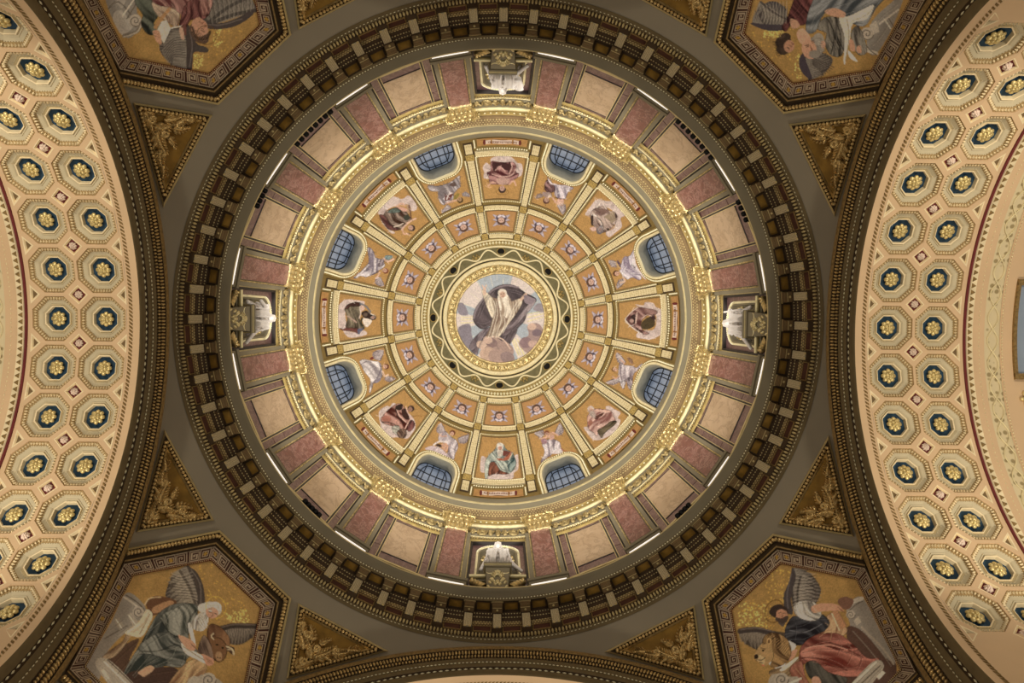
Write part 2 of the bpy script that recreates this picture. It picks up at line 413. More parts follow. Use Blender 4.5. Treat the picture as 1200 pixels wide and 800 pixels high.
# --- the eight seated saints, clockwise from the right (angle in degrees, 90 = bottom of the picture)
c = canvas_at(715, 340, 13.33, 75, 70); c.frame(720, 345, 13.33); PIC[0] = c
cloud(c, [(320, 150), (450, 170), (480, 120), (600, 130), (640, 190), (760, 260), (750, 420), (770, 560), (700, 640), (560, 700), (450, 690), (340, 660), (400, 560), (620, 540), (640, 300), (420, 200)])
c.C('#6a4a48', '#c4a29a', [(170, 390), (260, 280), (370, 200), (520, 215), (660, 250), (640, 310), (500, 330), (420, 420), (430, 540), (540, 600), (470, 620), (400, 590), (280, 500)], 20, 5, 1, 2)
c.F('#4a3f2c', [(420, 450), (480, 380), (590, 330), (630, 400), (620, 490), (520, 540), (430, 530)])
c.F('#2e1f20', [(250, 350), (320, 310), (330, 440), (270, 440)]); c.F('#3a2528', [(560, 330), (620, 310), (640, 390), (590, 390)])
c.L('#e4d6cc', 16, [(165, 390), (230, 470), (330, 550), (420, 610)]); c.L('#d9c3b8', 14, [(170, 370), (260, 270), (360, 200)])
c.L('#2a1c1e', 18, [(300, 480), (360, 530), (430, 590)]); c.E('#b3948a', 270, 410, 34, 30); c.L('#d8bcb0', 22, [(330, 440), (350, 280)])
c.L('#5a4a30', 7, [(430, 440), (620, 450)]); c.L('#d8bcb0', 16, [(430, 370), (500, 320), (580, 330)])
c = canvas_at(675, 455, 12.31, 72, 75); c.frame(675, 460, 12.31); PIC[45] = c
cloud(c, [(430, 200), (480, 190), (560, 240), (640, 290), (600, 360), (640, 410), (560, 560), (400, 660), (260, 680), (180, 600), (110, 500), (200, 500), (330, 560), (560, 420), (450, 260)])
c.C('#8e6660', '#d8b7ac', [(170, 320), (270, 230), (400, 240), (500, 260), (560, 380), (560, 420), (440, 460), (330, 530), (300, 620), (250, 570), (180, 520), (160, 400)], 130, 5, 1, 4)
c.C('#2c241e', '#6b604c', [(310, 540), (420, 480), (480, 420), (570, 400), (575, 440), (480, 520), (400, 590), (370, 650), (330, 600)], 140, 4, 1, 1)
c.F('#54342e', [(270, 350), (400, 280), (380, 320), (290, 390)]); c.L('#d9b3a4', 30, [(290, 250), (400, 262), (480, 268)])
c.F('#9c6a5c', [(170, 420), (220, 390), (240, 440), (190, 480)]); c.L(SK, 22, [(170, 400), (180, 340)])
c.face(215, 245, 45, -110, '#c6a392', '#c9b8ae', '#a89a90'); c.E('#b0a098', 240, 310, 40, 55, -25)
c = canvas_at(552, 502, 12.31, 72, 72); c.frame(555, 505, 12.31); PIC[90] = c
cloud(c, [(110, 370), (170, 380), (200, 440), (520, 440), (590, 350), (640, 350), (640, 540), (580, 600), (540, 690), (210, 700), (200, 600), (100, 580)])
c.C('#6f7b78', '#c6cdc2', [(370, 170), (430, 190), (470, 260), (560, 310), (600, 420), (600, 520), (540, 590), (480, 610), (380, 560), (300, 470), (230, 460), (210, 600), (190, 690), (160, 660), (160, 520), (170, 430), (220, 340), (300, 270), (330, 210)], 70, 6, 1, 3)
c.C('#4a2b24', '#8c5a48', [(240, 450), (310, 450), (380, 560), (490, 600), (450, 620), (300, 615), (210, 640), (215, 540)], 100, 5, 1, 2)
c.C('#3c5254', '#8fa09c', [(490, 450), (580, 380), (610, 470), (540, 580), (500, 560)], 110, 4, 1, 5)
c.F('#a0604a', [(340, 390), (440, 380), (520, 300), (550, 300), (500, 410), (360, 420)]); c.L('#e0d0b8', 14, [(505, 410), (555, 320)])
c.F('#6a3a34', [(430, 280), (520, 300), (480, 360), (420, 350)])
c.E('#e2dcd2', 380, 205, 50, 40); c.E('#d8d2c6', 380, 300, 42, 70); c.face(382, 240, 40, -90, '#d0a18e', '#e6e0d6'); c.E('#c9bfb4', 380, 318, 32, 50)
c.L('#3c4a4c', 12, [(330, 260), (330, 380)]); c.L('#3c4a4c', 10, [(250, 440), (330, 440), (400, 540), (480, 570)])
c = canvas_at(428, 457, 12.31, 76, 72); c.frame(430, 460, 12.31); PIC[135] = c
cloud(c, [(180, 260), (280, 190), (330, 200), (400, 150), (640, 330), (700, 480), (640, 600), (570, 660), (430, 640), (350, 640), (220, 540), (190, 440), (170, 340)])
c.C('#5c3630', '#b98f84', [(200, 370), (290, 260), (400, 170), (500, 160), (560, 280), (620, 380), (660, 480), (560, 540), (440, 500), (300, 460), (220, 430)], 50, 5, 1, 6)
c.F('#38221f', [(500, 250), (560, 230), (610, 340), (580, 390), (520, 350)]); c.C('#402428', '#8a5a58', [(590, 470), (640, 390), (690, 450), (640, 540), (590, 550)], 100, 3)
c.C('#8c8a80', '#cfcdc0', [(360, 490), (450, 470), (470, 530), (440, 600), (370, 560)], 30, 5); c.C('#4c3a34', '#8a7264', [(430, 560), (520, 510), (570, 580), (540, 650), (460, 640)], 60, 4)
c.L('#dcb9ac', 18, [(430, 240), (470, 330), (560, 420)]); c.L('#dcb9ac', 16, [(560, 200), (590, 290), (620, 340)]); c.L('#dcb9ac', 16, [(640, 360), (590, 430), (550, 510)])
c.L('#2a1a1a', 14, [(410, 220), (440, 330), (530, 440)]); c.F('#a06a5c', [(220, 350), (320, 330), (340, 400), (240, 410)]); c.L('#2a1a1a', 12, [(220, 420), (330, 430), (450, 480)])
c.F('#2e2220', [(410, 200), (470, 165), (520, 170), (500, 240), (440, 250)]); c.face(625, 235, 46, -40, '#9c7a6a', '#3a2a28'); c.L('#8a6230', 10, [(650, 350), (720, 330), (790, 335)])
c = canvas_at(383, 337, 12.31, 76, 72); c.frame(385, 340, 12.31); PIC[180] = c
cloud(c, [(130, 260), (200, 160), (280, 130), (370, 140), (510, 160), (480, 220), (260, 220), (250, 440), (300, 590), (430, 600), (520, 580), (540, 640), (300, 680), (190, 560), (130, 520)])
c.C('#4a4136', '#948a76', [(230, 260), (300, 190), (440, 180), (460, 300), (450, 420), (520, 540), (430, 560), (250, 540), (270, 420), (250, 330)], 100, 5, 1.4, 3)
c.C('#2e1a1a', '#5c3a34', [(240, 240), (360, 170), (460, 180), (440, 230), (320, 230), (260, 270)], 0, 3); c.C('#3c2222', '#6e4440', [(165, 545), (280, 540), (430, 550), (440, 630), (350, 590), (200, 575)], 5, 3)
c.F('#5c6078', [(420, 560), (510, 550), (470, 600), (430, 635)]); c.L('#6a7078', 26, [(460, 190), (540, 230), (600, 310)]); c.F('#cfb2a4', [(450, 230), (500, 220), (520, 270), (460, 300)])
c.F('#30221f', [(470, 330), (540, 290), (600, 330), (690, 390), (640, 430), (520, 400)]); c.F('#e2d6ca', [(490, 400), (620, 430), (590, 500), (545, 530), (500, 470)])
c.L('#d8c6ba', 16, [(450, 250), (460, 330), (440, 400)]); c.L('#c3a79a', 18, [(270, 370), (350, 420), (400, 460)]); c.L('#23281e', 26, [(480, 400), (470, 470), (500, 540)]); c.L('#efe6dc', 12, [(600, 330), (670, 370)])
c.face(645, 393, 30, 0, '#b3948a', '#2c2020', '#8a7a70'); c.E('#6a5a50', 530, 350, 32, 28)
c = canvas_at(428, 217, 12.31, 76, 72); c.frame(430, 220, 12.31); PIC[225] = c
cloud(c, [(170, 330), (350, 130), (500, 160), (600, 110), (690, 200), (720, 300), (650, 330), (600, 240), (420, 260), (260, 350), (280, 560), (400, 640), (350, 650), (230, 520), (180, 400)])
c.C('#4e3c34', '#a8968a', [(260, 350), (420, 280), (480, 320), (560, 340), (630, 450), (560, 500), (520, 590), (400, 600), (300, 580), (240, 470)], 30, 6, 1.2, 5)
c.C('#34403c', '#6c7a74', [(300, 340), (390, 290), (480, 320), (460, 350), (330, 360)], 0, 2); c.C('#4a2a2c', '#7a5450', [(175, 400), (250, 400), (330, 520), (460, 600), (380, 610), (290, 580)], 40, 3)
c.F('#cda394', [(440, 270), (520, 280), (580, 310), (560, 340), (500, 330)]); c.L(SK, 26, [(430, 260), (500, 220), (540, 250)]); c.F('#3c4038', [(520, 420), (590, 380), (620, 440), (560, 470)])
c.L('#5a3c38', 20, [(605, 250), (625, 350), (635, 450)]); c.L('#dab8a6', 24, [(700, 440), (620, 480), (560, 530), (500, 600)]); c.L('#d8cabc', 18, [(390, 560), (460, 540), (520, 510)])
c.face(635, 575, 46, 20, '#b8988a', '#3e302c'); c.L('#5a4a28', 9, [(570, 650), (640, 655)]); c.L('#5a4a28', 9, [(610, 630), (600, 690)]); c.L(SK, 20, [(510, 600), (530, 660), (590, 660)])
c = canvas_at(556, 172, 12.3, 68, 70); c.frame(560, 175, 12.3); PIC[270] = c
cloud(c, [(70, 260), (120, 190), (180, 230), (190, 130), (300, 90), (420, 80), (510, 130), (560, 190), (630, 210), (640, 330), (560, 400), (140, 420), (80, 400), (90, 330)])
c.C('#5a3236', '#a87e7c', [(190, 170), (300, 180), (420, 185), (500, 180), (550, 230), (545, 320), (590, 350), (560, 410), (500, 440), (440, 500), (280, 500), (180, 490), (150, 400), (130, 330), (180, 300)], 5, 6, 1.5, 2)
c.F('#3e2226', [(205, 185), (300, 190), (420, 200), (440, 290), (380, 290), (310, 230), (230, 310)]); c.F('#3e2226', [(440, 190), (480, 190), (460, 300), (430, 330)])
c.L('#cba9a0', 14, [(250, 300), (310, 245), (390, 310)]); c.L('#cba9a0', 16, [(200, 350), (330, 390), (480, 370), (540, 280)]); c.L('#cba9a0', 16, [(475, 190), (490, 260), (450, 345)])
c.F('#b8988e', [(270, 420), (450, 420), (420, 500), (300, 500)]); c.L(SK, 22, [(250, 480), (200, 470), (150, 520)]); c.L(SK, 22, [(450, 500), (510, 450), (545, 515)])
c.ring('#8c6a38', 350, 610, 92, 36, 9); c.face(350, 565, 50, 90, '#c4a092', '#3c2c2a')
c = canvas_at(673, 217, 12.31, 76, 72); c.frame(675, 220, 12.31); PIC[315] = c
cloud(c, [(130, 380), (220, 250), (300, 170), (430, 190), (560, 210), (700, 380), (640, 440), (660, 560), (560, 650), (480, 710), (430, 640), (560, 560), (540, 350), (400, 270), (280, 300), (200, 390)])
c.C('#6a5652', '#c0aca2', [(210, 380), (260, 300), (400, 260), (480, 330), (560, 350), (590, 430), (560, 520), (480, 600), (400, 640), (320, 640), (250, 540), (220, 500)], 60, 6, 1.2, 7)
c.F('#9a8a76', [(400, 420), (540, 350), (570, 440), (520, 510), (440, 440)]); c.F('#7a625c', [(280, 350), (400, 300), (470, 330), (360, 400)])
c.F('#3a2c2a', [(220, 400), (250, 400), (240, 540), (215, 520)]); c.L('#e8dcd2', 16, [(250, 380), (330, 450), (400, 590)]); c.L('#332624', 12, [(300, 420), (360, 480), (400, 580)])
c.L('#e0d2c8', 14, [(380, 220), (430, 300)]); c.F('#4a3a38', [(560, 360), (600, 410), (570, 440)]); c.F('#2e2422', [(440, 580), (480, 590), (470, 615), (440, 605)])
c.F('#d6b4a8', [(200, 580), (270, 560), (290, 610), (240, 625)]); c.face(345, 610, 46, 110, '#9a8a88', '#6a6468', '#8a8488'); c.L('#e6dace', 14, [(300, 280), (350, 210)])
# --- the eight winged figures beside the windows
WL, WD, RB0, RB1 = '#d4c8c8', '#6c6064', '#8c8088', '#dcd2d6'
def lay(c, fn): fn(c)
c = canvas_at(705, 402, 13.33, 66, 66); c.frame(705, 405, 13.33); PIC[22.5] = c
c.wing(WD, WL, (370, 250), (250, 110), 90, 6, -1); c.wing(WD, WL, (270, 500), (80, 560), 80, 6, -1); c.wing('#6a4a3c', '#a88a74', (460, 280), (400, 190), 50, 4, 1)
c.C(RB0, RB1, [(280, 270), (350, 300), (470, 310), (540, 340), (600, 290), (640, 280), (620, 320), (530, 400), (490, 460), (480, 560), (470, 680), (420, 660), (380, 540), (350, 660), (310, 640), (270, 520), (260, 400)], 70, 6, 1.2, 2)
c.F('#5c5258', [(400, 500), (440, 490), (440, 550), (410, 540)]); c.L('#7c7078', 26, [(300, 300), (290, 420), (320, 560)]); c.L(SK, 22, [(350, 270), (310, 230), (280, 210)]); c.L(SK, 20, [(270, 470), (220, 510), (170, 480)])
c.face(205, 368, 40, 185, SK, '#7a5a3c')
c = canvas_at(613, 487, 13.33, 70, 66); c.frame(615, 490, 13.33); PIC[67.5] = c
c.wing(WD, WL, (260, 300), (150, 240), 120, 7, 1); c.wing(WD, WL, (470, 230), (540, 80), 110, 7, 1)
c.C(RB0, RB1, [(320, 340), (430, 320), (540, 370), (560, 450), (600, 500), (480, 480), (420, 560), (330, 620), (260, 700), (250, 660), (300, 560), (300, 470), (270, 420)], 110, 6, 1.2, 3)
c.F('#dcd0d2', [(430, 520), (520, 470), (590, 510), (560, 550), (440, 550)]); c.L('#b06a4a', 14, [(560, 470), (640, 510), (760, 520)]); c.F('#9c7a84', [(250, 330), (330, 320), (340, 380), (280, 400)])
c.L(SK, 26, [(250, 310), (350, 290), (430, 220)]); c.L(SK, 26, [(440, 220), (490, 250), (510, 260)]); c.F('#c9a398', [(380, 300), (440, 250), (460, 300), (410, 340)]); c.face(345, 240, 40, -95, SK, '#7a4a34')
c = canvas_at(488, 487, 13.33, 74, 66); c.frame(490, 490, 13.33); PIC[112.5] = c
c.wing(WD, WL, (420, 210), (360, 75), 120, 7, -1); c.wing(WD, WL, (620, 310), (790, 255), 110, 7, 1)
c.C(RB0, RB1, [(330, 240), (420, 200), (520, 290), (600, 350), (620, 450), (570, 560), (550, 640), (460, 580), (470, 440), (400, 370), (320, 340)], 80, 6, 1.2, 5)
c.F('#c9a088', [(330, 420), (430, 380), (470, 440), (430, 520), (370, 460)]); c.F('#3c2c28', [(270, 410), (330, 400), (370, 430), (320, 440)]); c.L('#e6dcda', 26, [(240, 410), (330, 360), (450, 370)])
c.F('#cdbcc0', [(110, 480), (160, 440), (260, 430), (360, 470), (500, 610), (420, 600), (260, 520)]); c.L(SK, 22, [(330, 250), (380, 280), (440, 270)]); c.L('#b8a060', 12, [(460, 230), (530, 280), (600, 300)])
c.face(530, 235, 42, -60, SK, '#6a3c2a')
c = canvas_at(408, 402, 13.33, 70, 66); c.frame(410, 405, 13.33); PIC[157.5] = c
c.wing(WD, WL, (470, 230), (525, 80), 150, 8, -1); c.wing(WD, WL, (560, 470), (700, 505), 80, 6, 1)
c.C('#9c9498', '#e8e0e0', [(150, 240), (220, 210), (330, 230), (460, 260), (500, 380), (500, 480), (400, 570), (360, 590), (350, 640), (310, 740), (300, 680), (320, 540), (280, 470), (220, 390), (180, 310)], 30, 5, 1.2, 2)
c.F('#8c8490', [(360, 560), (450, 500), (490, 520), (420, 580)]); c.L('#7c7480', 22, [(460, 270), (480, 380), (420, 500)]); c.F('#7a3c34', [(310, 190), (360, 170), (370, 200), (330, 220)]); c.L('#7a7078', 14, [(170, 290), (240, 250), (330, 250)])
c.L('#e0c0a8', 28, [(510, 400), (540, 470), (590, 450)]); c.face(555, 325, 42, -5, SK, '#6a3e30')
c = canvas_at(408, 277, 13.33, 70, 66); c.frame(410, 280, 13.33); PIC[202.5] = c
c.wing(WD, WL, (470, 590), (530, 720), 110, 6, 1); c.wing('#4c7080', '#b8c4b8', (550, 260), (660, 260), 70, 5, 1)
c.C('#8c8490', '#dcd4d8', [(270, 150), (310, 130), (370, 200), (390, 280), (440, 300), (520, 350), (540, 420), (460, 480), (350, 550), (250, 590), (170, 570), (90, 610), (60, 600), (170, 500), (280, 380), (290, 270)], 120, 6, 1.2, 3)
c.F('#6c6470', [(200, 500), (270, 450), (300, 480), (230, 510)]); c.C('#6c6068', '#b0a4ac', [(440, 400), (480, 320), (530, 310), (520, 400), (450, 430)], 100, 4); c.L('#e4dcdc', 20, [(290, 400), (200, 500), (100, 590)])
c.L('#e0bcaa', 26, [(530, 300), (590, 350), (680, 310)]); c.L('#4c4a60', 16, [(340, 550), (400, 530), (440, 510)]); c.L('#e0bcaa', 24, [(460, 520), (430, 580), (400, 610)]); c.face(550, 490, 42, 40, SK, '#7a4430')
c = canvas_at(488, 192, 12.31, 76, 70); c.frame(490, 195, 12.31); PIC[247.5] = c
c.wing(WD, WL, (420, 550), (340, 650), 90, 6, -1); c.wing('#7a7074', '#c0b8b8', (640, 420), (740, 430), 60, 5, -1)
c.C('#8c8488', '#d8d0d4', [(140, 270), (280, 280), (400, 250), (500, 200), (590, 130), (600, 180), (610, 280), (560, 330), (510, 400), (500, 490), (400, 540), (340, 540), (290, 450), (290, 360), (180, 350)], 20, 6, 1.2, 4)
c.F('#7c7478', [(290, 320), (400, 310), (380, 440), (300, 460)]); c.F('#5a4844', [(450, 260), (520, 220), (550, 270), (500, 290)]); c.F('#6a3c38', [(390, 430), (470, 380), (500, 400), (460, 470), (390, 500)]); c.L('#e6dcda', 18, [(410, 470), (440, 400), (490, 380)])
c.L(SK, 26, [(400, 530), (480, 500), (560, 480)]); c.F('#8a7a40', [(500, 480), (540, 400), (600, 390), (560, 460)]); c.face(600, 475, 42, 60, '#a88a6c', '#4a3a22')
c = canvas_at(618, 192, 13.33, 70, 66); c.frame(620, 195, 13.33); PIC[292.5] = c
c.wing(WD, WL, (440, 610), (520, 740), 110, 6, -1); c.wing('#6a5a58', '#b0a29c', (210, 470), (110, 490), 60, 5, 1)
c.C('#8c8290', '#dcd2da', [(280, 160), (330, 250), (440, 280), (560, 290), (690, 330), (640, 370), (600, 410), (560, 500), (500, 500), (420, 470), (390, 380), (390, 300)], 100, 6, 1.2, 6)
c.C('#4c3034', '#9a7a7a', [(250, 260), (280, 210), (340, 260), (400, 320), (390, 390), (300, 400), (240, 350)], 60, 4); c.F('#a08c88', [(210, 400), (330, 410), (350, 480), (240, 470)])
c.L('#e8dce0', 22, [(300, 200), (340, 260), (420, 280)]); c.L(SK, 28, [(370, 490), (430, 570), (520, 600)]); c.F('#cba698', [(460, 490), (540, 520), (520, 590), (440, 570)]); c.L('#4a3634', 12, [(400, 480), (480, 500), (560, 500)])
c.F('#d8c4b8', [(290, 470), (330, 430), (340, 460), (300, 490)]); c.face(270, 525, 48, 110, '#c0a090', '#5a3a34')
c = canvas_at(703, 283, 13.33, 66, 66); c.frame(705, 285, 13.33); PIC[337.5] = c
c.wing(WD, WL, (250, 300), (120, 260), 90, 6, -1); c.wing(WD, WL, (370, 590), (250, 700), 80, 6, 1)
c.C('#94889a', '#e0d8e0', [(500, 90), (505, 200), (490, 320), (560, 420), (620, 530), (580, 570), (480, 530), (400, 560), (330, 500), (280, 420), (310, 300), (350, 220), (440, 190)], 45, 6, 1.2, 5)
c.F('#e2d8dc', [(495, 90), (520, 250), (560, 370), (690, 560), (640, 520), (520, 380), (480, 320)]); c.L('#403848', 16, [(470, 330), (520, 385)]); c.L('#6c6474', 12, [(370, 410), (480, 470), (590, 490)])
c.L('#c9a870', 24, [(230, 300), (250, 350), (290, 390)]); c.F('#5c4a5c', [(240, 260), (290, 310), (300, 370), (260, 340)]); c.L('#e0c0a8', 24, [(330, 520), (360, 590), (280, 610)]); c.face(235, 470, 46, 190, SK, '#5a3a28')
# --- the crowning roundel: a bearded figure in a wind-filled cloak on the clouds
c = Canvas(530, 315, 645, 430, 5, '#a9b3bd', 0.05).frame(530, 315, 6.957); PIC['roundel'] = c
for a0, a1 in ((200, 236), (285, 322), (-8, 14), (46, 68), (165, 186), (110, 122)):
    t = [math.radians(a0), math.radians(a1)]
    c.F('#d9cdc8', [(400 + 70 * math.cos(t[0]), 400 + 70 * math.sin(t[0])), (400 + 420 * math.cos(t[0]), 400 + 420 * math.sin(t[0])), (400 + 420 * math.cos(t[1]), 400 + 420 * math.sin(t[1])), (400 + 70 * math.cos(t[1]), 400 + 70 * math.sin(t[1]))], False)
for k in range(40):
    a = math.radians(k * 9 + 3); r0 = 230 + 40 * (k % 3)
    c.L('#e9e2c8', 3 if k % 2 else 6, [(400 + r0 * math.cos(a), 400 + r0 * math.sin(a)), (400 + (r0 + 90) * math.cos(a), 400 + (r0 + 90) * math.sin(a))], alpha=0.6)
for y in (395, 415, 440): c.L('#e6dc96', 6, [(70, y), (170, y - 5)]); c.L('#e6dc96', 6, [(615, y - 30 + (y - 395) * .4), (740, y - 50)])
for x in (500, 520, 545): c.L('#e6dc96', 8, [(x - 15, 570), (x + 40, 700)])
c.F('#8c8590', [(40, 290), (90, 280), (130, 370), (60, 370)]); c.F('#857e88', [(50, 480), (140, 450), (160, 540), (170, 600), (130, 660), (70, 580)]); c.F('#948c94', [(660, 330), (700, 280), (760, 300), (740, 350)])
c.F('#a38c88', [(540, 600), (620, 540), (610, 470), (660, 440), (720, 460), (750, 560), (680, 680), (600, 680)]); c.E('#cdb0a0', 650, 470, 36, 28); c.E('#8c7478', 600, 600, 50, 45); c.E('#c4a79c', 660, 610, 42, 30); c.E('#7c6a72', 690, 520, 40, 30)
c.C('#3c3236', '#5c5054', [(170, 380), (200, 300), (260, 230), (330, 160), (420, 125), (510, 135), (590, 190), (680, 240), (670, 280), (620, 320), (590, 420), (520, 500), (450, 630), (380, 580), (320, 470), (240, 490), (180, 440)], 40, 5, 1, 2)
c.C('#5a4e54', '#8c8086', [(140, 640), (180, 560), (260, 490), (320, 480), (290, 560), (220, 640), (200, 700)], 120, 5); c.C('#4c4044', '#7c7076', [(400, 530), (500, 470), (530, 500), (450, 630)], 120, 4)
c.C('#6a5c60', '#a2969a', [(380, 520), (470, 440), (560, 360), (620, 290), (680, 250), (660, 300), (610, 360), (540, 440), (440, 540)], 130, 4); c.L('#8a7e84', 14, [(175, 400), (200, 320), (290, 200), (420, 135), (540, 150)])
c.C('#8c7868', '#ddcfba', [(300, 230), (370, 240), (400, 200), (470, 260), (560, 240), (560, 300), (480, 420), (420, 500), (370, 560), (270, 570), (310, 470), (330, 350), (280, 320)], 100, 7, 0.9, 4)
c.C('#a49480', '#e8dcc6', [(240, 180), (280, 190), (330, 240), (360, 300), (330, 400), (290, 330)], 80, 4); c.L('#d8b8a2', 26, [(262, 200), (262, 165)]); c.L('#d8b8a2', 12, [(262, 160), (245, 135)]); c.L('#d8b8a2', 10, [(268, 160), (275, 132)]); c.L('#d8b8a2', 22, [(560, 250), (600, 205)]); c.F('#8a7c84', [(590, 210), (640, 230), (680, 250), (640, 290), (590, 270)])
c.C('#a89684', '#efe6d6', [(380, 210), (440, 200), (480, 270), (490, 380), (440, 400), (390, 330), (370, 260)], 85, 6, 0.7, 1, False); c.face(410, 205, 34, -100, '#cfae98', '#ded4c6')
for x, y, r, k in ((330, 620, 90, '#b39a8e'), (410, 660, 95, '#a48c84'), (300, 700, 80, '#c6aa98'), (380, 720, 90, '#ad948a'), (240, 620, 45, '#cdb3a2'), (450, 720, 60, '#95807e'), (320, 600, 50, '#87706e'), (290, 580, 40, '#caae9e')): c.E(k, x, y, r, r * 0.75, 20)
c.L('#d9c0ae', 10, [(270, 570), (340, 550), (420, 580), (470, 650)]); c.L('#8a7672', 8, [(270, 640), (330, 600), (380, 650)])
# --- the four evangelists of the pendentives
GBG = '#a78753'
def painted_glints(c, pts, n, col='#f2d884'):  # glints of lamp light on the gold ground, painted in as pale spots
    p = np.array(pts, float); lo, hi = p.min(0), p.max(0)
    for k in range(n):
        q = lo + rng.random(2) * (hi - lo); c.E(col, q[0], q[1], 3 + 5 * rng.random(), 3 + 3 * rng.random(), 90 * rng.random(), alpha=0.5 + 0.4 * rng.random())
def volute(c, x, y, r, turn=1, a0=0.0):
    c.E('#b5aca0', x, y, r, r)
    t = np.linspace(0, 3.2 * PI, 22); c.L('#5f584f', r * 0.16, [(x + turn * r * (1 - k / 11) * math.cos(k + a0), y + r * (1 - k / 11) * math.sin(k + a0)) for k in t])
# bottom left: a white-bearded writer in grey-blue, an ox at his side
c = Canvas(70, 630, 350, 890, 3, GBG, 0.16).frame(100, 650, 5.333); PIC['BL'] = c
painted_glints(c, [(880, 340), (1020, 430)], 70); painted_glints(c, [(700, 60), (1000, 420)], 90, '#d9b45c')
c.F('#948d84', [(250, 240), (340, 280), (380, 360), (300, 440), (140, 600), (80, 800), (0, 900), (-20, 740), (160, 420)]); c.L('#5c554c', 8, [(255, 250), (330, 300), (370, 350)]); c.L('#c4bcae', 14, [(240, 262), (310, 310), (345, 350)]); c.L('#6a6258', 8, [(120, 520), (260, 440)])
volute(c, 330, 355, 36); c.F('#aea598', [(260, 370), (290, 360), (330, 420), (300, 450)], False); c.F('#a59c8e', [(180, 410), (210, 390), (240, 440), (215, 470)], False); c.L('#dcd4c4', 8, [(270, 375), (310, 430)]); c.L('#dcd4c4', 8, [(190, 400), (225, 455)])
c.wing('#4a4340', '#8f877c', (720, 320), (640, 70), 190, 12, -1); c.wing('#5c544c', '#a49b8c', (690, 320), (590, 100), 120, 8, -1)
c.F('#4c4440', [(640, 75), (690, 100), (735, 190), (745, 310), (700, 310), (700, 200), (670, 120)]); c.L('#726a64', 8, [(660, 90), (715, 180), (720, 300)])
c.wing('#4a423c', '#8a8074', (850, 460), (1070, 440), 110, 11, 1); c.L('#3a322e', 34, [(840, 460), (930, 440), (1070, 445)]); c.L('#6a5e56', 10, [(850, 450), (930, 432), (1060, 436)])
c.F('#6a4c38', [(380, 290), (440, 255), (530, 270), (570, 300), (480, 350), (420, 380), (390, 340)]); c.F('#b08a68', [(420, 330), (520, 285), (550, 305), (440, 365)]); c.L('#d4bc98', 8, [(370, 310), (400, 270), (470, 262)])
c.C('#5c4030', '#8c6a4e', [(770, 440), (830, 440), (890, 500), (900, 560), (860, 640), (790, 650), (760, 560)], 80, 4); c.F('#4a3426', [(800, 500), (880, 560), (930, 580), (925, 625), (880, 600), (850, 660), (800, 640), (790, 560)]); c.L('#b8a88c', 12, [(870, 590), (915, 590), (925, 620)]); c.E('#241a14', 828, 560, 9, 7); c.L('#a08468', 7, [(800, 600), (850, 640)])
c.F('#5a463a', [(120, 640), (330, 520), (280, 640), (240, 760), (160, 700)]); c.C('#7a6450', '#c4ae90', [(80, 690), (120, 620), (230, 540), (250, 500), (290, 490), (200, 620), (110, 660)], 140, 4)
c.F('#d8cbb2', [(250, 480), (330, 420), (380, 340), (420, 370), (400, 430), (350, 510), (270, 500)]); c.L('#8a7860', 6, [(340, 490), (400, 370)]); c.L('#f0e6d0', 6, [(262, 482), (340, 430)])
c.C('#444846', '#8f918a', [(450, 370), (540, 310), (640, 300), (700, 320), (690, 400), (650, 470), (650, 540), (700, 600), (640, 640), (600, 700), (470, 690), (330, 700), (240, 760), (260, 690), (340, 560), (390, 470)], 135, 7, 1.2, 3)
c.C('#50544f', '#9b9c94', [(560, 330), (640, 300), (700, 330), (680, 400), (640, 480), (540, 500), (490, 430), (470, 380)], 60, 6, 1.2, 4); c.C('#4c504d', '#949690', [(340, 560), (480, 480), (600, 560), (630, 640), (600, 690), (480, 660), (360, 610)], 25, 6, 1.2, 5)
c.C('#3f4543', '#7f837e', [(240, 750), (340, 620), (500, 650), (480, 700), (360, 720), (270, 770)], 150, 5); c.L('#2c302e', 7, [(470, 400), (520, 480), (600, 520)]); c.L('#2c302e', 7, [(340, 600), (450, 600), (560, 560), (620, 600)]); c.L('#2c302e', 6, [(690, 340), (640, 420), (640, 500)])
c.F('#4c3a34', [(230, 760), (480, 700), (580, 720), (520, 800), (430, 1000), (200, 1000)]); c.C('#8a6a50', '#c9ac84', [(520, 800), (620, 680), (700, 650), (760, 700), (720, 770), (600, 900), (480, 900)], 130, 5); c.F('#cfa88c', [(330, 730), (400, 690), (430, 710), (370, 760), (345, 750)])
c.F('#b5ada0', [(60, 680), (140, 650), (300, 800), (420, 950), (330, 1000), (180, 850)]); c.L('#5f574c', 8, [(140, 655), (300, 810), (410, 950)]); c.L('#ded6c8', 12, [(115, 665), (280, 830), (380, 970)]); c.F('#d0c8b8', [(95, 720), (115, 710), (155, 770), (130, 785)], False)
volute(c, 770, 780, 46); c.F('#a9a092', [(700, 760), (860, 800), (900, 1000), (660, 1000)]); volute(c, 770, 780, 46); c.F('#b5ada0', [(640, 780), (700, 760), (730, 830), (640, 900)])
c.F('#efe8dc', [(640, 440), (660, 430), (690, 560), (670, 560)]); c.F('#e6dece', [(600, 550), (680, 600), (770, 650), (760, 680), (690, 650), (620, 610)]); c.L('#8a7a64', 5, [(610, 570), (700, 630), (760, 665)])
c.F('#c99f86', [(580, 500), (660, 530), (690, 570), (670, 600), (620, 570)]); c.F('#c2967e', [(720, 590), (790, 630), (800, 680), (760, 690), (740, 650)]); c.C('#5c4c44', '#8a7668', [(700, 600), (740, 500), (790, 580), (800, 640), (750, 620)], 80, 4)
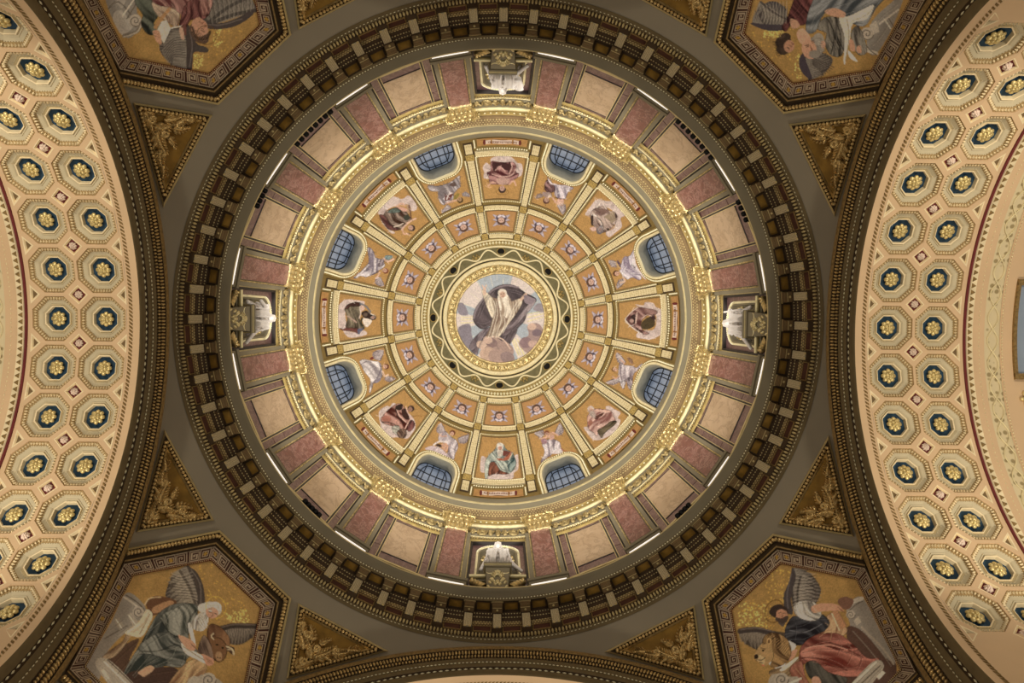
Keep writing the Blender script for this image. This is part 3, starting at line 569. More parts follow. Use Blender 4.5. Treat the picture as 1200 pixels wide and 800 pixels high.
c.C('#8f8880', '#e4ded2', [(690, 380), (750, 350), (770, 400), (740, 470), (690, 470), (660, 440)], 115, 6, 0.8, 2, False); c.E('#c4bdb2', 790, 335, 62, 44, 20); c.E('#cba08a', 790, 360, 40, 34, 30); c.E('#d8d2c6', 740, 330, 40, 30); c.E('#e0dacc', 820, 320, 34, 26, 40)
c.L('#3c2a22', 6, [(765, 365), (785, 378)]); c.L('#7a5444', 6, [(800, 372), (790, 392)]); c.ring('#d8b458', 815, 325, 62, 68, 5, -20)
# bottom right: a dark-bearded writer in black and rose, a lion beside him
c = Canvas(830, 630, 1110, 890, 3, GBG, 0.16).frame(850, 650, 5.333); PIC['BR'] = c
painted_glints(c, [(80, 300), (260, 450)], 110); painted_glints(c, [(250, 90), (400, 320)], 70, '#e0bc64'); painted_glints(c, [(90, 280), (380, 460)], 80, '#d9b45c')
c.F('#938c84', [(760, 330), (850, 260), (960, 460), (1070, 700), (1000, 900), (820, 560), (770, 400)]); c.L('#c8c0b4', 26, [(760, 330), (800, 290), (850, 270)]); c.L('#5f574c', 6, [(770, 350), (820, 305), (855, 290)]); volute(c, 782, 372, 28); c.F('#b9b0a2', [(800, 410), (830, 380), (850, 420), (820, 440)], False); c.F('#cfc6b6', [(870, 540), (910, 570), (880, 600), (860, 585)], False)
c.F('#5a443c', [(760, 450), (860, 480), (1000, 640), (1070, 700), (1000, 900), (700, 800), (760, 600)]); c.L('#aca294', 12, [(850, 450), (980, 580), (1050, 680)])
c.wing('#4a4442', '#8f8880', (430, 330), (420, 85), 170, 11, 1); c.wing('#4a4442', '#a39c92', (450, 320), (470, 130), 110, 8, 1); c.F('#4a4446', [(420, 85), (400, 160), (365, 250), (370, 340), (420, 370), (410, 260), (440, 140)]); c.L('#6a6466', 8, [(410, 120), (385, 240), (390, 330)])
c.wing('#4a423c', '#8a8074', (330, 490), (90, 480), 110, 10, -1); c.L('#3f3838', 34, [(90, 475), (180, 462), (300, 490), (370, 500)]); c.L('#6c6464', 8, [(95, 465), (190, 454), (300, 478)])
c.C('#6a5238', '#ab8e66', [(250, 500), (330, 490), (400, 540), (400, 620), (330, 680), (270, 640), (230, 560)], 70, 6, 1.5); c.F('#b09468', [(180, 630), (220, 560), (270, 550), (300, 600), (290, 660), (250, 690), (210, 665)]); c.F('#8c6e4c', [(230, 560), (260, 510), (290, 540), (270, 580)]); c.E('#2a1e16', 238, 590, 9, 7); c.F('#3a2a20', [(180, 632), (200, 625), (205, 645), (185, 650)]); c.L('#3a2a20', 6, [(190, 655), (230, 660), (250, 640)]); c.F('#c4705c', [(225, 660), (250, 655), (245, 690), (230, 690)]); c.E('#d8c09a', 275, 535, 16, 22)
c.F('#e8e2d6', [(270, 680), (340, 640), (390, 640), (370, 690), (340, 715)]); c.C('#6a5844', '#a48c6a', [(280, 720), (390, 690), (470, 640), (470, 700), (400, 800), (290, 760)], 150, 5)
c.F('#7a5a4c', [(700, 290), (740, 260), (800, 280), (780, 330), (740, 340)]); c.C('#8c6650', '#c6a684', [(600, 420), (680, 350), (720, 430), (760, 460), (740, 500), (640, 540), (560, 520)], 110, 4)
c.C('#22222a', '#50525a', [(390, 420), (430, 380), (500, 400), (600, 370), (650, 420), (620, 470), (540, 510), (480, 560), (390, 550), (370, 480)], 10, 6, 1.3, 4); c.L('#70727a', 6, [(400, 470), (500, 480), (600, 430)])
c.C('#8a8682', '#efeae0', [(430, 310), (500, 280), (560, 300), (600, 370), (560, 410), (480, 400), (430, 360)], 50, 5, 1.2, 2)
c.F('#c99c82', [(540, 320), (620, 300), (700, 310), (740, 350), (700, 350), (620, 350), (550, 360)]); c.F('#b98c6c', [(660, 360), (700, 340), (760, 440), (710, 475)], False); c.L('#e0ceb0', 8, [(665, 365), (712, 470)]); c.L('#8a6850', 5, [(700, 345), (755, 440)])
c.C('#6a3832', '#b4786c', [(480, 560), (560, 500), (700, 490), (800, 560), (880, 640), (960, 650), (900, 740), (760, 760), (640, 730), (540, 660), (470, 690), (460, 620)], 20, 8, 1.3, 3)
c.C('#7a4038', '#c4887a', [(470, 600), (580, 560), (720, 600), (840, 640), (800, 700), (620, 690), (500, 660)], 10, 5, 1.2, 1); c.L('#542c28', 7, [(560, 530), (700, 560), (860, 640)]); c.L('#542c28', 7, [(480, 640), (600, 650), (760, 720)]); c.L('#d6a090', 8, [(500, 580), (640, 560), (760, 590)])
c.C('#2e2e2c', '#5c5a54', [(500, 680), (560, 660), (640, 730), (760, 770), (700, 830), (560, 790), (510, 740)], 70, 6); c.F('#c69c86', [(540, 770), (590, 770), (600, 870), (560, 870)]); c.C('#7a4a3c', '#a87464', [(400, 720), (470, 660), (500, 760), (540, 830), (470, 830)], 60, 4)
c.L('#f0eadf', 14, [(270, 545), (330, 590), (380, 630)]); c.F('#efe8da', [(370, 530), (440, 560), (420, 600), (390, 590)]); c.F('#c99c82', [(370, 630), (410, 600), (450, 590), (430, 640), (390, 660)]); c.F('#e2d8c4', [(340, 715), (440, 640), (450, 650), (370, 720)])
c.F('#a9a195', [(780, 810), (930, 660), (990, 700), (900, 830), (820, 1000), (640, 1000)]); c.L('#d8d0c2', 16, [(800, 800), (940, 670)]); c.L('#5f574c', 8, [(830, 820), (965, 690)]); c.F('#d4ccbe', [(940, 760), (980, 720), (1000, 735), (960, 780)], False)
c.F('#a9a195', [(270, 780), (330, 740), (400, 760), (460, 780), (400, 1000), (250, 1000)]); volute(c, 350, 778, 44); c.L('#d8d0c2', 14, [(400, 800), (470, 770)])
c.face(345, 370, 46, -100, '#b88a70', '#3c302c', '#5a504c'); c.E('#3a2e2a', 320, 345, 50, 34, -30); c.E('#bf9078', 350, 370, 32, 34, 20); c.F('#4e4644', [(310, 400), (350, 395), (390, 380), (380, 420), (340, 425)]); c.L('#2a1c18', 6, [(335, 365), (350, 360)]); c.L('#2a1c18', 6, [(365, 372), (378, 366)]); c.ring('#6a4c28', 305, 350, 56, 72, 6, 20)
# top left: an angel and a book, seen head down
c = Canvas(70, -100, 350, 120, 3, GBG, 0.16).frame(110, 0, 6.0); PIC['TL'] = c
painted_glints(c, [(700, 380), (770, 480)], 60); painted_glints(c, [(720, 210), (1150, 420)], 70, '#d9b45c'); painted_glints(c, [(840, 200), (900, 330)], 40)
c.F('#8f8a84', [(60, -200), (330, -200), (300, 60), (330, 130), (300, 220), (220, 260), (100, 60)]); c.F('#b2aca4', [(130, 120), (190, 70), (270, 180), (230, 230), (190, 240)]); c.F('#a8a29a', [(140, -40), (240, -40), (200, 60), (160, 30)], False); c.L('#5c564e', 8, [(100, 60), (170, 10), (260, 100)]); c.L('#d0c8bc', 12, [(200, 110), (290, -20)]); c.L('#6a6258', 8, [(230, 130), (310, 0)]); volute(c, 290, 145, 45); c.L('#7a7268', 26, [(330, 160), (300, 220), (210, 250)]); c.L('#b9b1a4', 10, [(335, 160), (300, 225), (205, 258)])
c.wing('#4a4644', '#8c867e', (790, 180), (1140, 70), -260, 14, 1); c.wing('#4c4846', '#7f7a74', (800, 160), (1080, -20), -200, 10, 1); c.F('#4c4444', [(780, 160), (900, 160), (1020, 120), (1120, 60), (1110, 110), (1000, 180), (880, 205), (790, 195)]); c.L('#726a66', 8, [(800, 170), (900, 172), (1040, 130)])
c.wing('#4a4442', '#8c867e', (660, 200), (680, 480), 210, 13, 1); c.F('#8c857c', [(480, 350), (560, 220), (640, 250), (660, 480), (540, 450)], alpha=0.5)
for k in range(9): c.L('#4a4442', 5, [(640, 260 + 18 * k), (560, 270 + 16 * k), (480 + 8 * k, 340 + 16 * k)])
c.F('#4a4240', [(640, 180), (690, 200), (720, 300), (800, 340), (790, 370), (700, 370), (690, 480), (650, 480), (650, 340)]); c.L('#6c6462', 9, [(670, 210), (690, 320), (670, 470)])
c.C('#2c302c', '#646a60', [(290, -100), (420, -40), (450, 100), (420, 160), (440, 230), (380, 240), (330, 170), (340, 100), (290, 20)], 50, 5); c.C('#8c7668', '#c8b6a2', [(410, 10), (560, 10), (600, 100), (580, 190), (500, 140), (440, 100)], 60, 6)
c.C('#6a4444', '#b08a84', [(400, -150), (640, -150), (700, 20), (640, 120), (560, 60), (440, 30), (400, -20)], 60, 7, 1.3); c.C('#4a2a2c', '#865a58', [(610, 120), (650, 20), (760, -40), (830, 20), (800, 110), (740, 140), (680, 140), (640, 200), (600, 200)], 110, 6, 1.2, 3); c.C('#7a5450', '#bb938a', [(740, -60), (830, -20), (820, 60), (770, 110), (750, 40)], 80, 5)
c.F('#d8d2c4', [(470, 150), (510, 140), (540, 200), (490, 310), (440, 220)], False); c.L('#8c8270', 6, [(470, 155), (440, 225), (490, 305)]); c.L('#b38c64', 24, [(430, 190), (480, 120), (530, 60)]); c.F('#c69a80', [(415, 215), (460, 220), (475, 310), (440, 290), (420, 250)]); c.L('#8a6450', 4, [(420, 230), (460, 240)]); c.L('#8a6450', 4, [(425, 250), (465, 262)]); c.L('#e2dacb', 10, [(545, 195), (620, 180)])
c.F('#6e4a44', [(600, 200), (640, 170), (650, 220), (640, 250)]); c.F('#c8a894', [(600, 200), (625, 200), (635, 275), (610, 265)])
c.E('#5c4a40', 740, 235, 85, 56, 50); c.E('#b98f78', 742, 195, 58, 62, 10); c.F('#c09680', [(690, 150), (740, 120), (790, 170), (800, 230), (740, 250), (700, 210)]); c.L('#6a4a3c', 6, [(770, 180), (782, 186)]); c.L('#6a4a3c', 6, [(750, 210), (775, 222)]); c.L('#8a5c4c', 6, [(740, 150), (760, 165)]); c.L('#3c2e28', 16, [(690, 190), (720, 260), (790, 270), (815, 220)]); c.ring('#6a4c28', 790, 245, 70, 66, 5, 20); c.F('#4c4644', [(700, 330), (760, 320), (800, 340), (780, 362), (720, 362)])
# top right: a curly-haired angel and a bald writer, seen head down
c = Canvas(830, -100, 1110, 130, 3, GBG, 0.16).frame(860, 0, 5.4545); PIC['TR'] = c
painted_glints(c, [(190, 190), (330, 240)], 90); painted_glints(c, [(390, 340), (430, 500)], 40); painted_glints(c, [(120, 180), (420, 480)], 60, '#d9b45c')
c.F('#8f8a84', [(880, 140), (1000, 20), (1090, -40), (1000, 200), (900, 350), (850, 290)]); volute(c, 850, 215, 42); c.L('#c8c0b4', 22, [(815, 240), (840, 310), (910, 340)]); c.L('#6a6258', 7, [(830, 270), (870, 320), (910, 350)]); c.F('#b8b0a4', [(865, 160), (910, 130), (930, 200), (890, 220)], False); c.L('#d6cec0', 10, [(960, 120), (1000, 180)]); c.L('#6a6258', 7, [(985, 110), (1020, 170)]); c.L('#cac2b6', 12, [(930, 150), (1050, 60)])
c.wing('#46424a', '#8c867e', (330, 160), (120, 150), 150, 12, 1); c.wing('#4c4648', '#99938a', (330, 120), (170, 10), -110, 9, 1); c.F('#48424a', [(110, 145), (210, 155), (330, 160), (320, 190), (220, 195), (130, 165)])
c.wing('#4a4442', '#8f8980', (440, 370), (480, 510), -180, 10, 1); c.F('#48404a', [(415, 380), (440, 340), (465, 400), (500, 505), (450, 480), (420, 430)])
for k in range(7): c.L('#4a4442', 5, [(500, 370 + 6 * k), (560, 390 + 12 * k), (640 - 14 * k, 430 + 10 * k)])
c.C('#3c2024', '#7a4c4c', [(340, 110), (420, -80), (520, -60), (480, 120), (430, 160), (380, 140), (330, 200), (305, 170)], 60, 6); c.C('#4c5258', '#92969a', [(480, 60), (560, -60), (760, -80), (1000, -80), (900, 60), (840, 160), (760, 150), (620, 60), (560, 110), (520, 200), (460, 200)], 140, 7, 1.3)
c.C('#3c3a38', '#86827a', [(530, 180), (580, 110), (680, 120), (710, 220), (690, 350), (620, 350), (580, 280), (590, 210)], 75, 7, 1.3); c.L('#262422', 7, [(600, 120), (640, 220), (620, 340)]); c.L('#262422', 7, [(650, 130), (680, 230), (670, 340)])
c.F('#e0d8c6', [(670, 110), (740, 100), (890, 30), (850, 120), (760, 150), (740, 260), (720, 330), (710, 410), (700, 380), (705, 230)]); c.L('#9a907c', 5, [(720, 120), (735, 230), (712, 380)]); c.F('#efe8d8', [(730, 320), (790, 390), (740, 370)]); c.C('#54504c', '#8c8880', [(750, 200), (800, 170), (850, 320), (800, 350), (760, 290)], 80, 5)
c.F('#c9a088', [(580, 70), (640, 50), (710, 80), (700, 110), (620, 100)]); c.F('#c09a82', [(360, 120), (400, 130), (420, 170), (370, 180)]); c.F('#c69c84', [(735, 260), (760, 255), (775, 320), (745, 320)]); c.F('#c69c84', [(785, 300), (810, 290), (815, 335), (790, 335)])
c.F('#d0a890', [(400, 210), (440, 180), (490, 240), (470, 290), (420, 270)]); c.E('#453830', 320, 290, 50, 62, 20); c.E('#3a2e28', 300, 270, 36, 36); c.E('#3c302a', 330, 235, 34, 26); c.E('#b58c74', 352, 295, 34, 40, 10); c.L('#3c2a22', 6, [(340, 300), (352, 310)]); c.L('#8a5a4a', 5, [(365, 270), (378, 280)])
c.E('#8c8680', 530, 290, 52, 70, 10); c.E('#c89e86', 480, 310, 48, 58, -10); c.E('#a29b92', 540, 250, 34, 40); c.E('#c49a84', 490, 340, 44, 36); c.L('#5a4034', 7, [(455, 290), (475, 285)]); c.L('#5a4034', 7, [(495, 262), (510, 255)]); c.L('#6c4a3c', 7, [(490, 300), (500, 325)]); c.E('#8f8880', 515, 345, 36, 26); c.E('#cba28c', 570, 285, 16, 26)
# greek key border: unit cells of a meander and a framed square, read along each side of the hexagon
KEY = ["##########.", "#........#.", "#.######.#.", "#.#....#.#.", "#.#.##.#.#.", "#.#..#.#.#.", "#.####.#.#.", "#......#.#.", "########.#.", ".........#.", "##########."]
KEYA = np.array([[ch == '#' for ch in r] for r in KEY])
def key_colour(t, w):
    """pigment of the border at t (units of border width along the side) and w (0..1 across)"""
    u = t % 3.0; light, dark, gl = np.array(srgb('#b9a78e')), np.array(srgb('#43261d')), np.array(srgb('#b08c42'))
    if w < 0.05 or w > 0.95: return light
    if u < 1.0:
        d = max(abs(u - 0.5), abs(w - 0.5)) * 2
        if d < 0.34: return gl if (abs(u - 0.5) + abs(w - 0.5)) < 0.22 else dark
        return light if (0.42 < d < 0.56 or 0.74 < d < 0.88) else dark
    v = (u - 1.0); f = v if v < 1 else 2.0 - v
    return light if KEYA[min(int(w * 11), 10), min(int(max(f, 0) * 11), 10)] else dark
# second pass over the large figures: fold lines, hair, features
def folds(c, dark, light, lines, w=5):
    for L_ in lines:
        c.L(dark, w * 0.8, L_, alpha=0.5); c.L(light, w * 0.7, [(x + w * 0.9, y + w * 0.7) for x, y in L_], alpha=0.32)
def hairs(c, col, p, q, n, spread, length, w=3):
    p, q = np.array(p, float), np.array(q, float); e = (q - p); nn = np.array([-e[1], e[0]]) / max(np.linalg.norm(e), 1e-6)
    for i in range(n):
        t = (i + .5) / n; a = p + e * t; k = spread * (t - .5); b_ = a + nn * length * (0.8 + 0.4 * rng.random()) + e / np.linalg.norm(e) * k * length
        c.L(col, w, [a, (a + b_) / 2 + rng.normal(0, 3, 2), b_], alpha=0.7)
c = PIC['BL']
folds(c, '#2a2e2c', '#b4b6ac', [[(560, 330), (500, 400), (520, 470)], [(600, 310), (560, 380), (590, 450)], [(645, 310), (610, 390), (640, 470)], [(480, 400), (400, 470), (350, 560)], [(520, 480), (430, 530), (350, 590)], [(600, 560), (500, 590), (400, 600)], [(620, 600), (610, 650), (590, 690)], [(560, 570), (530, 640), (430, 690)], [(340, 600), (290, 680), (250, 740)], [(400, 620), (350, 680), (290, 750)], [(470, 390), (540, 450), (600, 500)], [(690, 350), (660, 400), (655, 450)], [(450, 640), (380, 680), (300, 760)]])
folds(c, '#8a6c4c', '#ecdcb8', [[(300, 480), (360, 430), (400, 350)], [(150, 640), (230, 560), (280, 500)], [(110, 660), (180, 600), (240, 545)], [(560, 790), (640, 710), (700, 660)], [(600, 830), (680, 740), (740, 700)]], 5)
folds(c, '#33261f', '#7a6454', [[(160, 690), (230, 620), (320, 540)], [(200, 740), (270, 660)], [(300, 780), (420, 740), (560, 720)], [(260, 860), (400, 800), (500, 780)]], 6)
c.F('#c99f88', [(752, 345), (785, 325), (822, 340), (828, 372), (800, 395), (770, 388)]); c.F('#dcd6ca', [(770, 300), (830, 305), (850, 345), (832, 345), (800, 325), (760, 335)])
c.L('#5a3c30', 5, [(770, 352), (786, 358)]); c.L('#5a3c30', 5, [(806, 362), (818, 368)]); c.L('#8a5e4c', 5, [(796, 356), (794, 378), (784, 380)]); c.L('#e8e2d6', 7, [(768, 344), (788, 350)]); c.L('#8a5648', 4, [(772, 388), (790, 392)])
hairs(c, '#8e877c', (750, 372), (690, 400), 9, 0.4, -70, 4); hairs(c, '#f2ede2', (745, 378), (695, 405), 7, 0.4, -64, 3); hairs(c, '#a8a196', (765, 312), (835, 312), 8, .5, 24, 3)
for k in range(4): c.L('#8a604c', 3, [(655 + 9 * k, 548 + 8 * k), (672 + 8 * k, 572 + 6 * k)]); c.L('#8a604c', 3, [(752 + 10 * k, 640 + 5 * k), (768 + 9 * k, 668 + 4 * k)])
c.F('#7a5a40', [(790, 520), (840, 520), (880, 570), (870, 640), (830, 665), (800, 640)]); c.L('#2c1e16', 5, [(790, 520), (840, 518), (882, 570), (872, 640), (832, 668), (800, 642)]); c.E('#1c120c', 822, 560, 8, 6); c.E('#1c120c', 858, 580, 7, 6); c.F('#a88868', [(815, 610), (850, 610), (850, 655), (820, 655)]); c.E('#2c1e16', 826, 640, 4, 4); c.E('#2c1e16', 842, 642, 4, 4); c.L('#cfc2a4', 9, [(880, 570), (915, 585), (928, 615)]); c.L('#cfc2a4', 8, [(800, 525), (785, 505), (800, 488)])
for k in range(9): c.L('#453e3a', 4, [(705 - 4 * k, 290 - 22 * k), (640 - 6 * k, 270 - 16 * k), (560 - 4 * k, 270 - 19 * k)], alpha=.7); c.L('#b4ab9c', 4, [(700 - 4 * k, 280 - 22 * k), (640 - 6 * k, 260 - 16 * k), (566 - 4 * k, 262 - 19 * k)], alpha=.5)
folds(c, '#6a6258', '#cfc7b9', [[(60, 700), (180, 820), (300, 960)], [(90, 690), (220, 800), (350, 950)], [(150, 470), (240, 400)], [(200, 500), (290, 430)]], 5)
c = PIC['BR']
folds(c, '#4c2420', '#d8a496', [[(500, 580), (600, 540), (700, 530)], [(480, 610), (600, 585), (740, 600), (860, 650)], [(470, 650), (560, 630), (680, 660), (780, 720)], [(560, 520), (660, 510), (760, 560), (850, 620)], [(540, 660), (640, 690), (760, 740)], [(700, 500), (720, 560), (700, 620)], [(760, 540), (790, 610), (760, 680)], [(820, 590), (850, 650), (820, 720)]])
folds(c, '#15151a', '#6e7078', [[(400, 440), (470, 440), (560, 400), (630, 400)], [(390, 480), (480, 480), (580, 440)], [(385, 520), (470, 525), (550, 490)], [(420, 400), (440, 450), (430, 530)]])
folds(c, '#8a867e', '#fbf8f0', [[(450, 320), (470, 360), (520, 395)], [(480, 300), (510, 350), (570, 380)], [(520, 290), (550, 330), (590, 370)], [(440, 340), (450, 375), (490, 400)]], 5)
folds(c, '#8a6448', '#e2c8a2', [[(620, 420), (660, 460), (650, 530)], [(690, 370), (700, 430), (720, 470)], [(580, 510), (640, 470), (700, 480)], [(430, 700), (480, 760), (500, 820)]], 5)
c.C('#5c452e', '#a98a60', [(235, 545), (250, 500), (310, 485), (380, 520), (410, 590), (390, 660), (320, 700), (280, 690), (300, 630), (285, 580)], 60, 8, 1.5, 2)
hairs(c, '#3e2c1c', (250, 505), (390, 620), 16, .2, -46, 4); hairs(c, '#c9a978', (262, 520), (380, 630), 12, .2, -40, 3)
c.F('#b3956a', [(180, 632), (205, 592), (235, 560), (275, 560), (296, 605), (286, 655), (250, 688), (212, 668)]); c.F('#d0b88e', [(185, 640), (215, 625), (245, 650), (240, 685), (212, 670)]); c.F('#2e2018', [(178, 628), (200, 620), (206, 640), (188, 648)]); c.L('#3a2a1e', 5, [(196, 650), (222, 656), (246, 640)]); c.L('#3a2a1e', 5, [(212, 668), (232, 674)]); c.E('#241810', 236, 596, 8, 6); c.L('#5a4228', 6, [(222, 580), (246, 586)]); c.E('#c9a978', 272, 538, 15, 20); c.E('#6a4c30', 272, 540, 8, 12)
c.F('#bd8f76', [(318, 350), (350, 335), (382, 352), (388, 392), (360, 410), (330, 395)]); c.F('#3a2e2a', [(282, 360), (292, 325), (330, 312), (365, 325), (385, 350), (350, 338), (320, 352), (308, 392)]); c.F('#4a3e38', [(318, 388), (345, 396), (388, 378), (392, 400), (365, 425), (330, 418)]); c.L('#2a1c18', 4, [(330, 362), (346, 356)]); c.L('#2a1c18', 4, [(362, 362), (378, 366)]); c.L('#8a5e4a', 4, [(352, 360), (356, 382), (348, 384)]); c.L('#7a4a3c', 4, [(345, 394), (365, 394)])
for k in range(4): c.L('#8a604a', 3, [(700 + 10 * k, 322 + 7 * k), (722 + 9 * k, 346 + 6 * k)])
for k in range(9): c.L('#3e3836', 4, [(415 + 3 * k, 320 - 24 * k), (470 + 4 * k, 300 - 20 * k), (535 + 4 * k, 300 - 22 * k)], alpha=.7); c.L('#b8b0a6', 4, [(418 + 3 * k, 310 - 24 * k), (470 + 4 * k, 290 - 20 * k), (532 + 4 * k, 290 - 22 * k)], alpha=.5)
folds(c, '#5f574c', '#d8d0c2', [[(800, 820), (890, 730), (950, 670)], [(850, 840), (930, 750), (980, 700)], [(870, 480), (960, 590), (1030, 690)], [(790, 470), (880, 570), (960, 670)]], 5)
c = PIC['TL']
folds(c, '#5a3234', '#d0a89e', [[(420, -10), (520, 30), (600, 90)], [(470, -40), (560, 10), (640, 90)], [(540, -60), (620, 0), (670, 90)], [(600, -80), (680, -10), (700, 60)], [(760, -40), (790, 20), (775, 90)], [(800, -20), (815, 40), (795, 90)]])
folds(c, '#2e181a', '#9c6c68', [[(640, 60), (660, 110), (620, 190)], [(690, 30), (700, 90), (650, 160)], [(740, 20), (730, 90), (700, 135)]])
folds(c, '#6a5648', '#e6d8c2', [[(450, 30), (500, 80), (520, 140)], [(490, 20), (540, 80), (550, 150)], [(540, 20), (580, 90), (570, 180)]], 5); folds(c, '#1c201c', '#7c8478', [[(310, -40), (370, 40), (420, 120)], [(330, 60), (370, 120), (390, 220)], [(360, 20), (420, 90), (410, 180)]])
hairs(c, '#33261e', (700, 200), (800, 270), 12, .4, 30, 4); hairs(c, '#8a6c58', (700, 215), (795, 275), 9, .4, 24, 3); c.L('#4a2e24', 4, [(752, 196), (768, 204)]); c.L('#4a2e24', 4, [(778, 176), (790, 186)]); c.L('#94644e', 4, [(772, 196), (784, 172), (776, 164)]); c.L('#8a4a40', 4, [(758, 158), (774, 156)])
for k in range(10): c.L('#3c3836', 4, [(820 + 30 * k, 170 - 10 * k), (810 + 32 * k, 90 - 10 * k), (790 + 34 * k, -10 - 8 * k)], alpha=.7); c.L('#a8a298', 4, [(832 + 30 * k, 165 - 10 * k), (822 + 32 * k, 85 - 10 * k), (804 + 34 * k, -10 - 8 * k)], alpha=.5)
folds(c, '#5c564e', '#d0c8bc', [[(110, 40), (180, -20), (260, -90)], [(150, 150), (220, 210)], [(180, 100), (250, 200)]], 5)
c = PIC['TR']
folds(c, '#343a40', '#aeb2b6', [[(480, 180), (520, 90), (600, 20)], [(500, 190), (545, 110), (620, 50)], [(640, 40), (740, 10), (860, -50)], [(700, 90), (800, 50), (900, -10)], [(760, 130), (850, 90), (930, 0)], [(560, 20), (660, -20), (760, -70)], [(790, 150), (850, 140), (900, 60)]])
folds(c, '#221f1e', '#a29e96', [[(590, 130), (610, 210), (600, 310)], [(625, 125), (650, 220), (640, 340)], [(665, 140), (690, 230), (680, 330)], [(560, 170), (590, 240)]]); folds(c, '#2c1416', '#925c5c', [[(350, 110), (400, 60), (440, -20)], [(390, 120), (440, 60), (480, -20)], [(320, 170), (360, 130), (420, 110)]])
folds(c, '#3e3a38', '#a09c94', [[(770, 200), (790, 260), (820, 330)], [(800, 190), (820, 250), (840, 310)]], 5)
hairs(c, '#251c16', (275, 260), (300, 345), 10, .6, 26, 6); hairs(c, '#5c4a3e', (285, 250), (330, 230), 8, .6, -24, 4); c.L('#8a5e48', 4, [(352, 286), (368, 294), (362, 300)]); c.L('#6a3a30', 4, [(372, 284), (384, 278)])
hairs(c, '#6c665e', (530, 240), (560, 340), 10, .4, -26, 4); hairs(c, '#c4beb4', (525, 250), (555, 335), 8, .4, -22, 3); c.L('#4a3028', 5, [(462, 300), (478, 292)]); c.L('#4a3028', 5, [(500, 272), (516, 264)]); c.L('#8a5c48', 5, [(484, 288), (498, 314), (488, 322)]); hairs(c, '#8f8880', (480, 345), (530, 340), 8, .5, 22, 4)
for k in range(8): c.L('#3e3a38', 4, [(180 + 20 * k, 150), (190 + 19 * k, 90), (170 + 22 * k, 30 - 4 * k)], alpha=.7); c.L('#b0a99e', 4, [(190 + 20 * k, 148), (200 + 19 * k, 90), (182 + 22 * k, 32 - 4 * k)], alpha=.5)
folds(c, '#6a6258', '#d6cec0', [[(900, 150), (960, 90), (1040, 30)], [(880, 290), (930, 240), (990, 150)]], 5)
c = PIC['roundel']
for pts in ([(330, 260), (345, 340), (320, 450), (285, 560)], [(350, 260), (362, 360), (340, 460), (315, 560)], [(380, 330), (390, 420), (365, 500), (345, 560)], [(420, 400), (420, 450), (390, 520)], [(450, 400), (440, 450), (405, 520)], [(300, 250), (310, 300), (330, 350)], [(520, 270), (480, 340), (450, 420)], [(545, 270), (510, 330), (480, 400)]):
    c.L('#8a7868', 5, pts, alpha=.7); c.L('#f4ecdc', 5, [(x + 7, y) for x, y in pts], alpha=.7)
for pts in ([(300, 200), (240, 280), (200, 380)], [(340, 175), (270, 270), (215, 400)], [(560, 190), (500, 170), (440, 160)], [(600, 230), (540, 200), (470, 180)], [(610, 340), (560, 420), (480, 500)], [(590, 300), (530, 400), (440, 490)], [(300, 420), (250, 440), (200, 430)], [(300, 450), (250, 470), (215, 450)], [(240, 520), (200, 590), (180, 660)], [(280, 510), (240, 580), (210, 650)]):
    c.L('#2c2428', 5, pts, alpha=.7); c.L('#7e7278', 4, [(x + 6, y + 4) for x, y in pts], alpha=.7)
for x in range(388, 480, 11): c.L('#b0a08c', 3, [(x, 240), (x + 8, 310), (x + 2 + (x - 430) * .4, 380)], alpha=.6)
for deg in [k for k in PIC if not isinstance(k, str)]:               # small figures: crisp dark and light accents scattered along the drapery
    c = PIC[deg]; g = np.linalg.norm(c.a - np.array(srgb(GOLD_BG)), axis=2) > 0.09; yy, xx = np.nonzero(g)
    for k in range(70):
        i = rng.integers(len(yy)); a = rng.random() * PI; L_ = c.ss * rng.uniform(1.5, 4); p = np.array([xx[i], yy[i]], float); e = np.array([math.cos(a), math.sin(a)]) * L_; m_ = p + np.array([-e[1], e[0]]) * .25
        o_ = (c.ox, c.oy, c.s); c.frame(c.x0, c.y0, c.ss); base = c.a[yy[i], xx[i]]
        f_ = 0.45 if k % 2 else 1.5; col = np.clip(base * f_, 0, .9); cs = [x * 12.92 if x <= 0.0031308 else 1.055 * x ** (1 / 2.4) - 0.055 for x in col]
        c.L(cs, c.ss * 0.55, [p - e, m_, p + e], alpha=.6); c.frame(*o_)

# ------------------------------------------------------------------ setting out (metres)
K = 855.0
RD, ZC = 10.25, 40.5                       # dome: radius and height of its centre
RA, HA, XA = 8.0, 15.13, 11.33             # great arches: soffit radius, springing height, distance of their face from the axis
XP, RO = 11.40, 9.95                       # plane and radius in which an arch meets the pendentive
RS = math.hypot(XP, RO)                    # pendentive sphere, centred on the axis at springing height
_ph = np.radians(np.linspace(0, 89, 900)); _px = K * RD * np.cos(_ph) / (ZC + RD * np.sin(_ph))
def PH(r): return float(np.interp(-r, -_px, _ph))          # height angle on the dome of the circle seen r pixels from the zenith
def DP(th, ph, off=0.0):
    th, ph, off = np.broadcast_arrays(np.asarray(th, float), np.asarray(ph, float), np.asarray(off, float)); q = RD - off
    return np.stack([q * np.cos(ph) * np.cos(th), q * np.cos(ph) * np.sin(th), ZC + q * np.sin(ph)], -1)
def DS(s, ph, off=0.0):                    # s metres sideways from a bay's middle line (bay at angle 0)
    return DP(np.asarray(s, float) / (RD * np.cos(np.asarray(ph, float))), ph, off)
def bay(ph): return PI / 16 * RD * math.cos(ph)
def wpic(ph): return bay(ph) - (0.2 + 0.3 * math.cos(ph))
def hstrip(ph): return 0.09 + 0.12 * math.cos(ph)
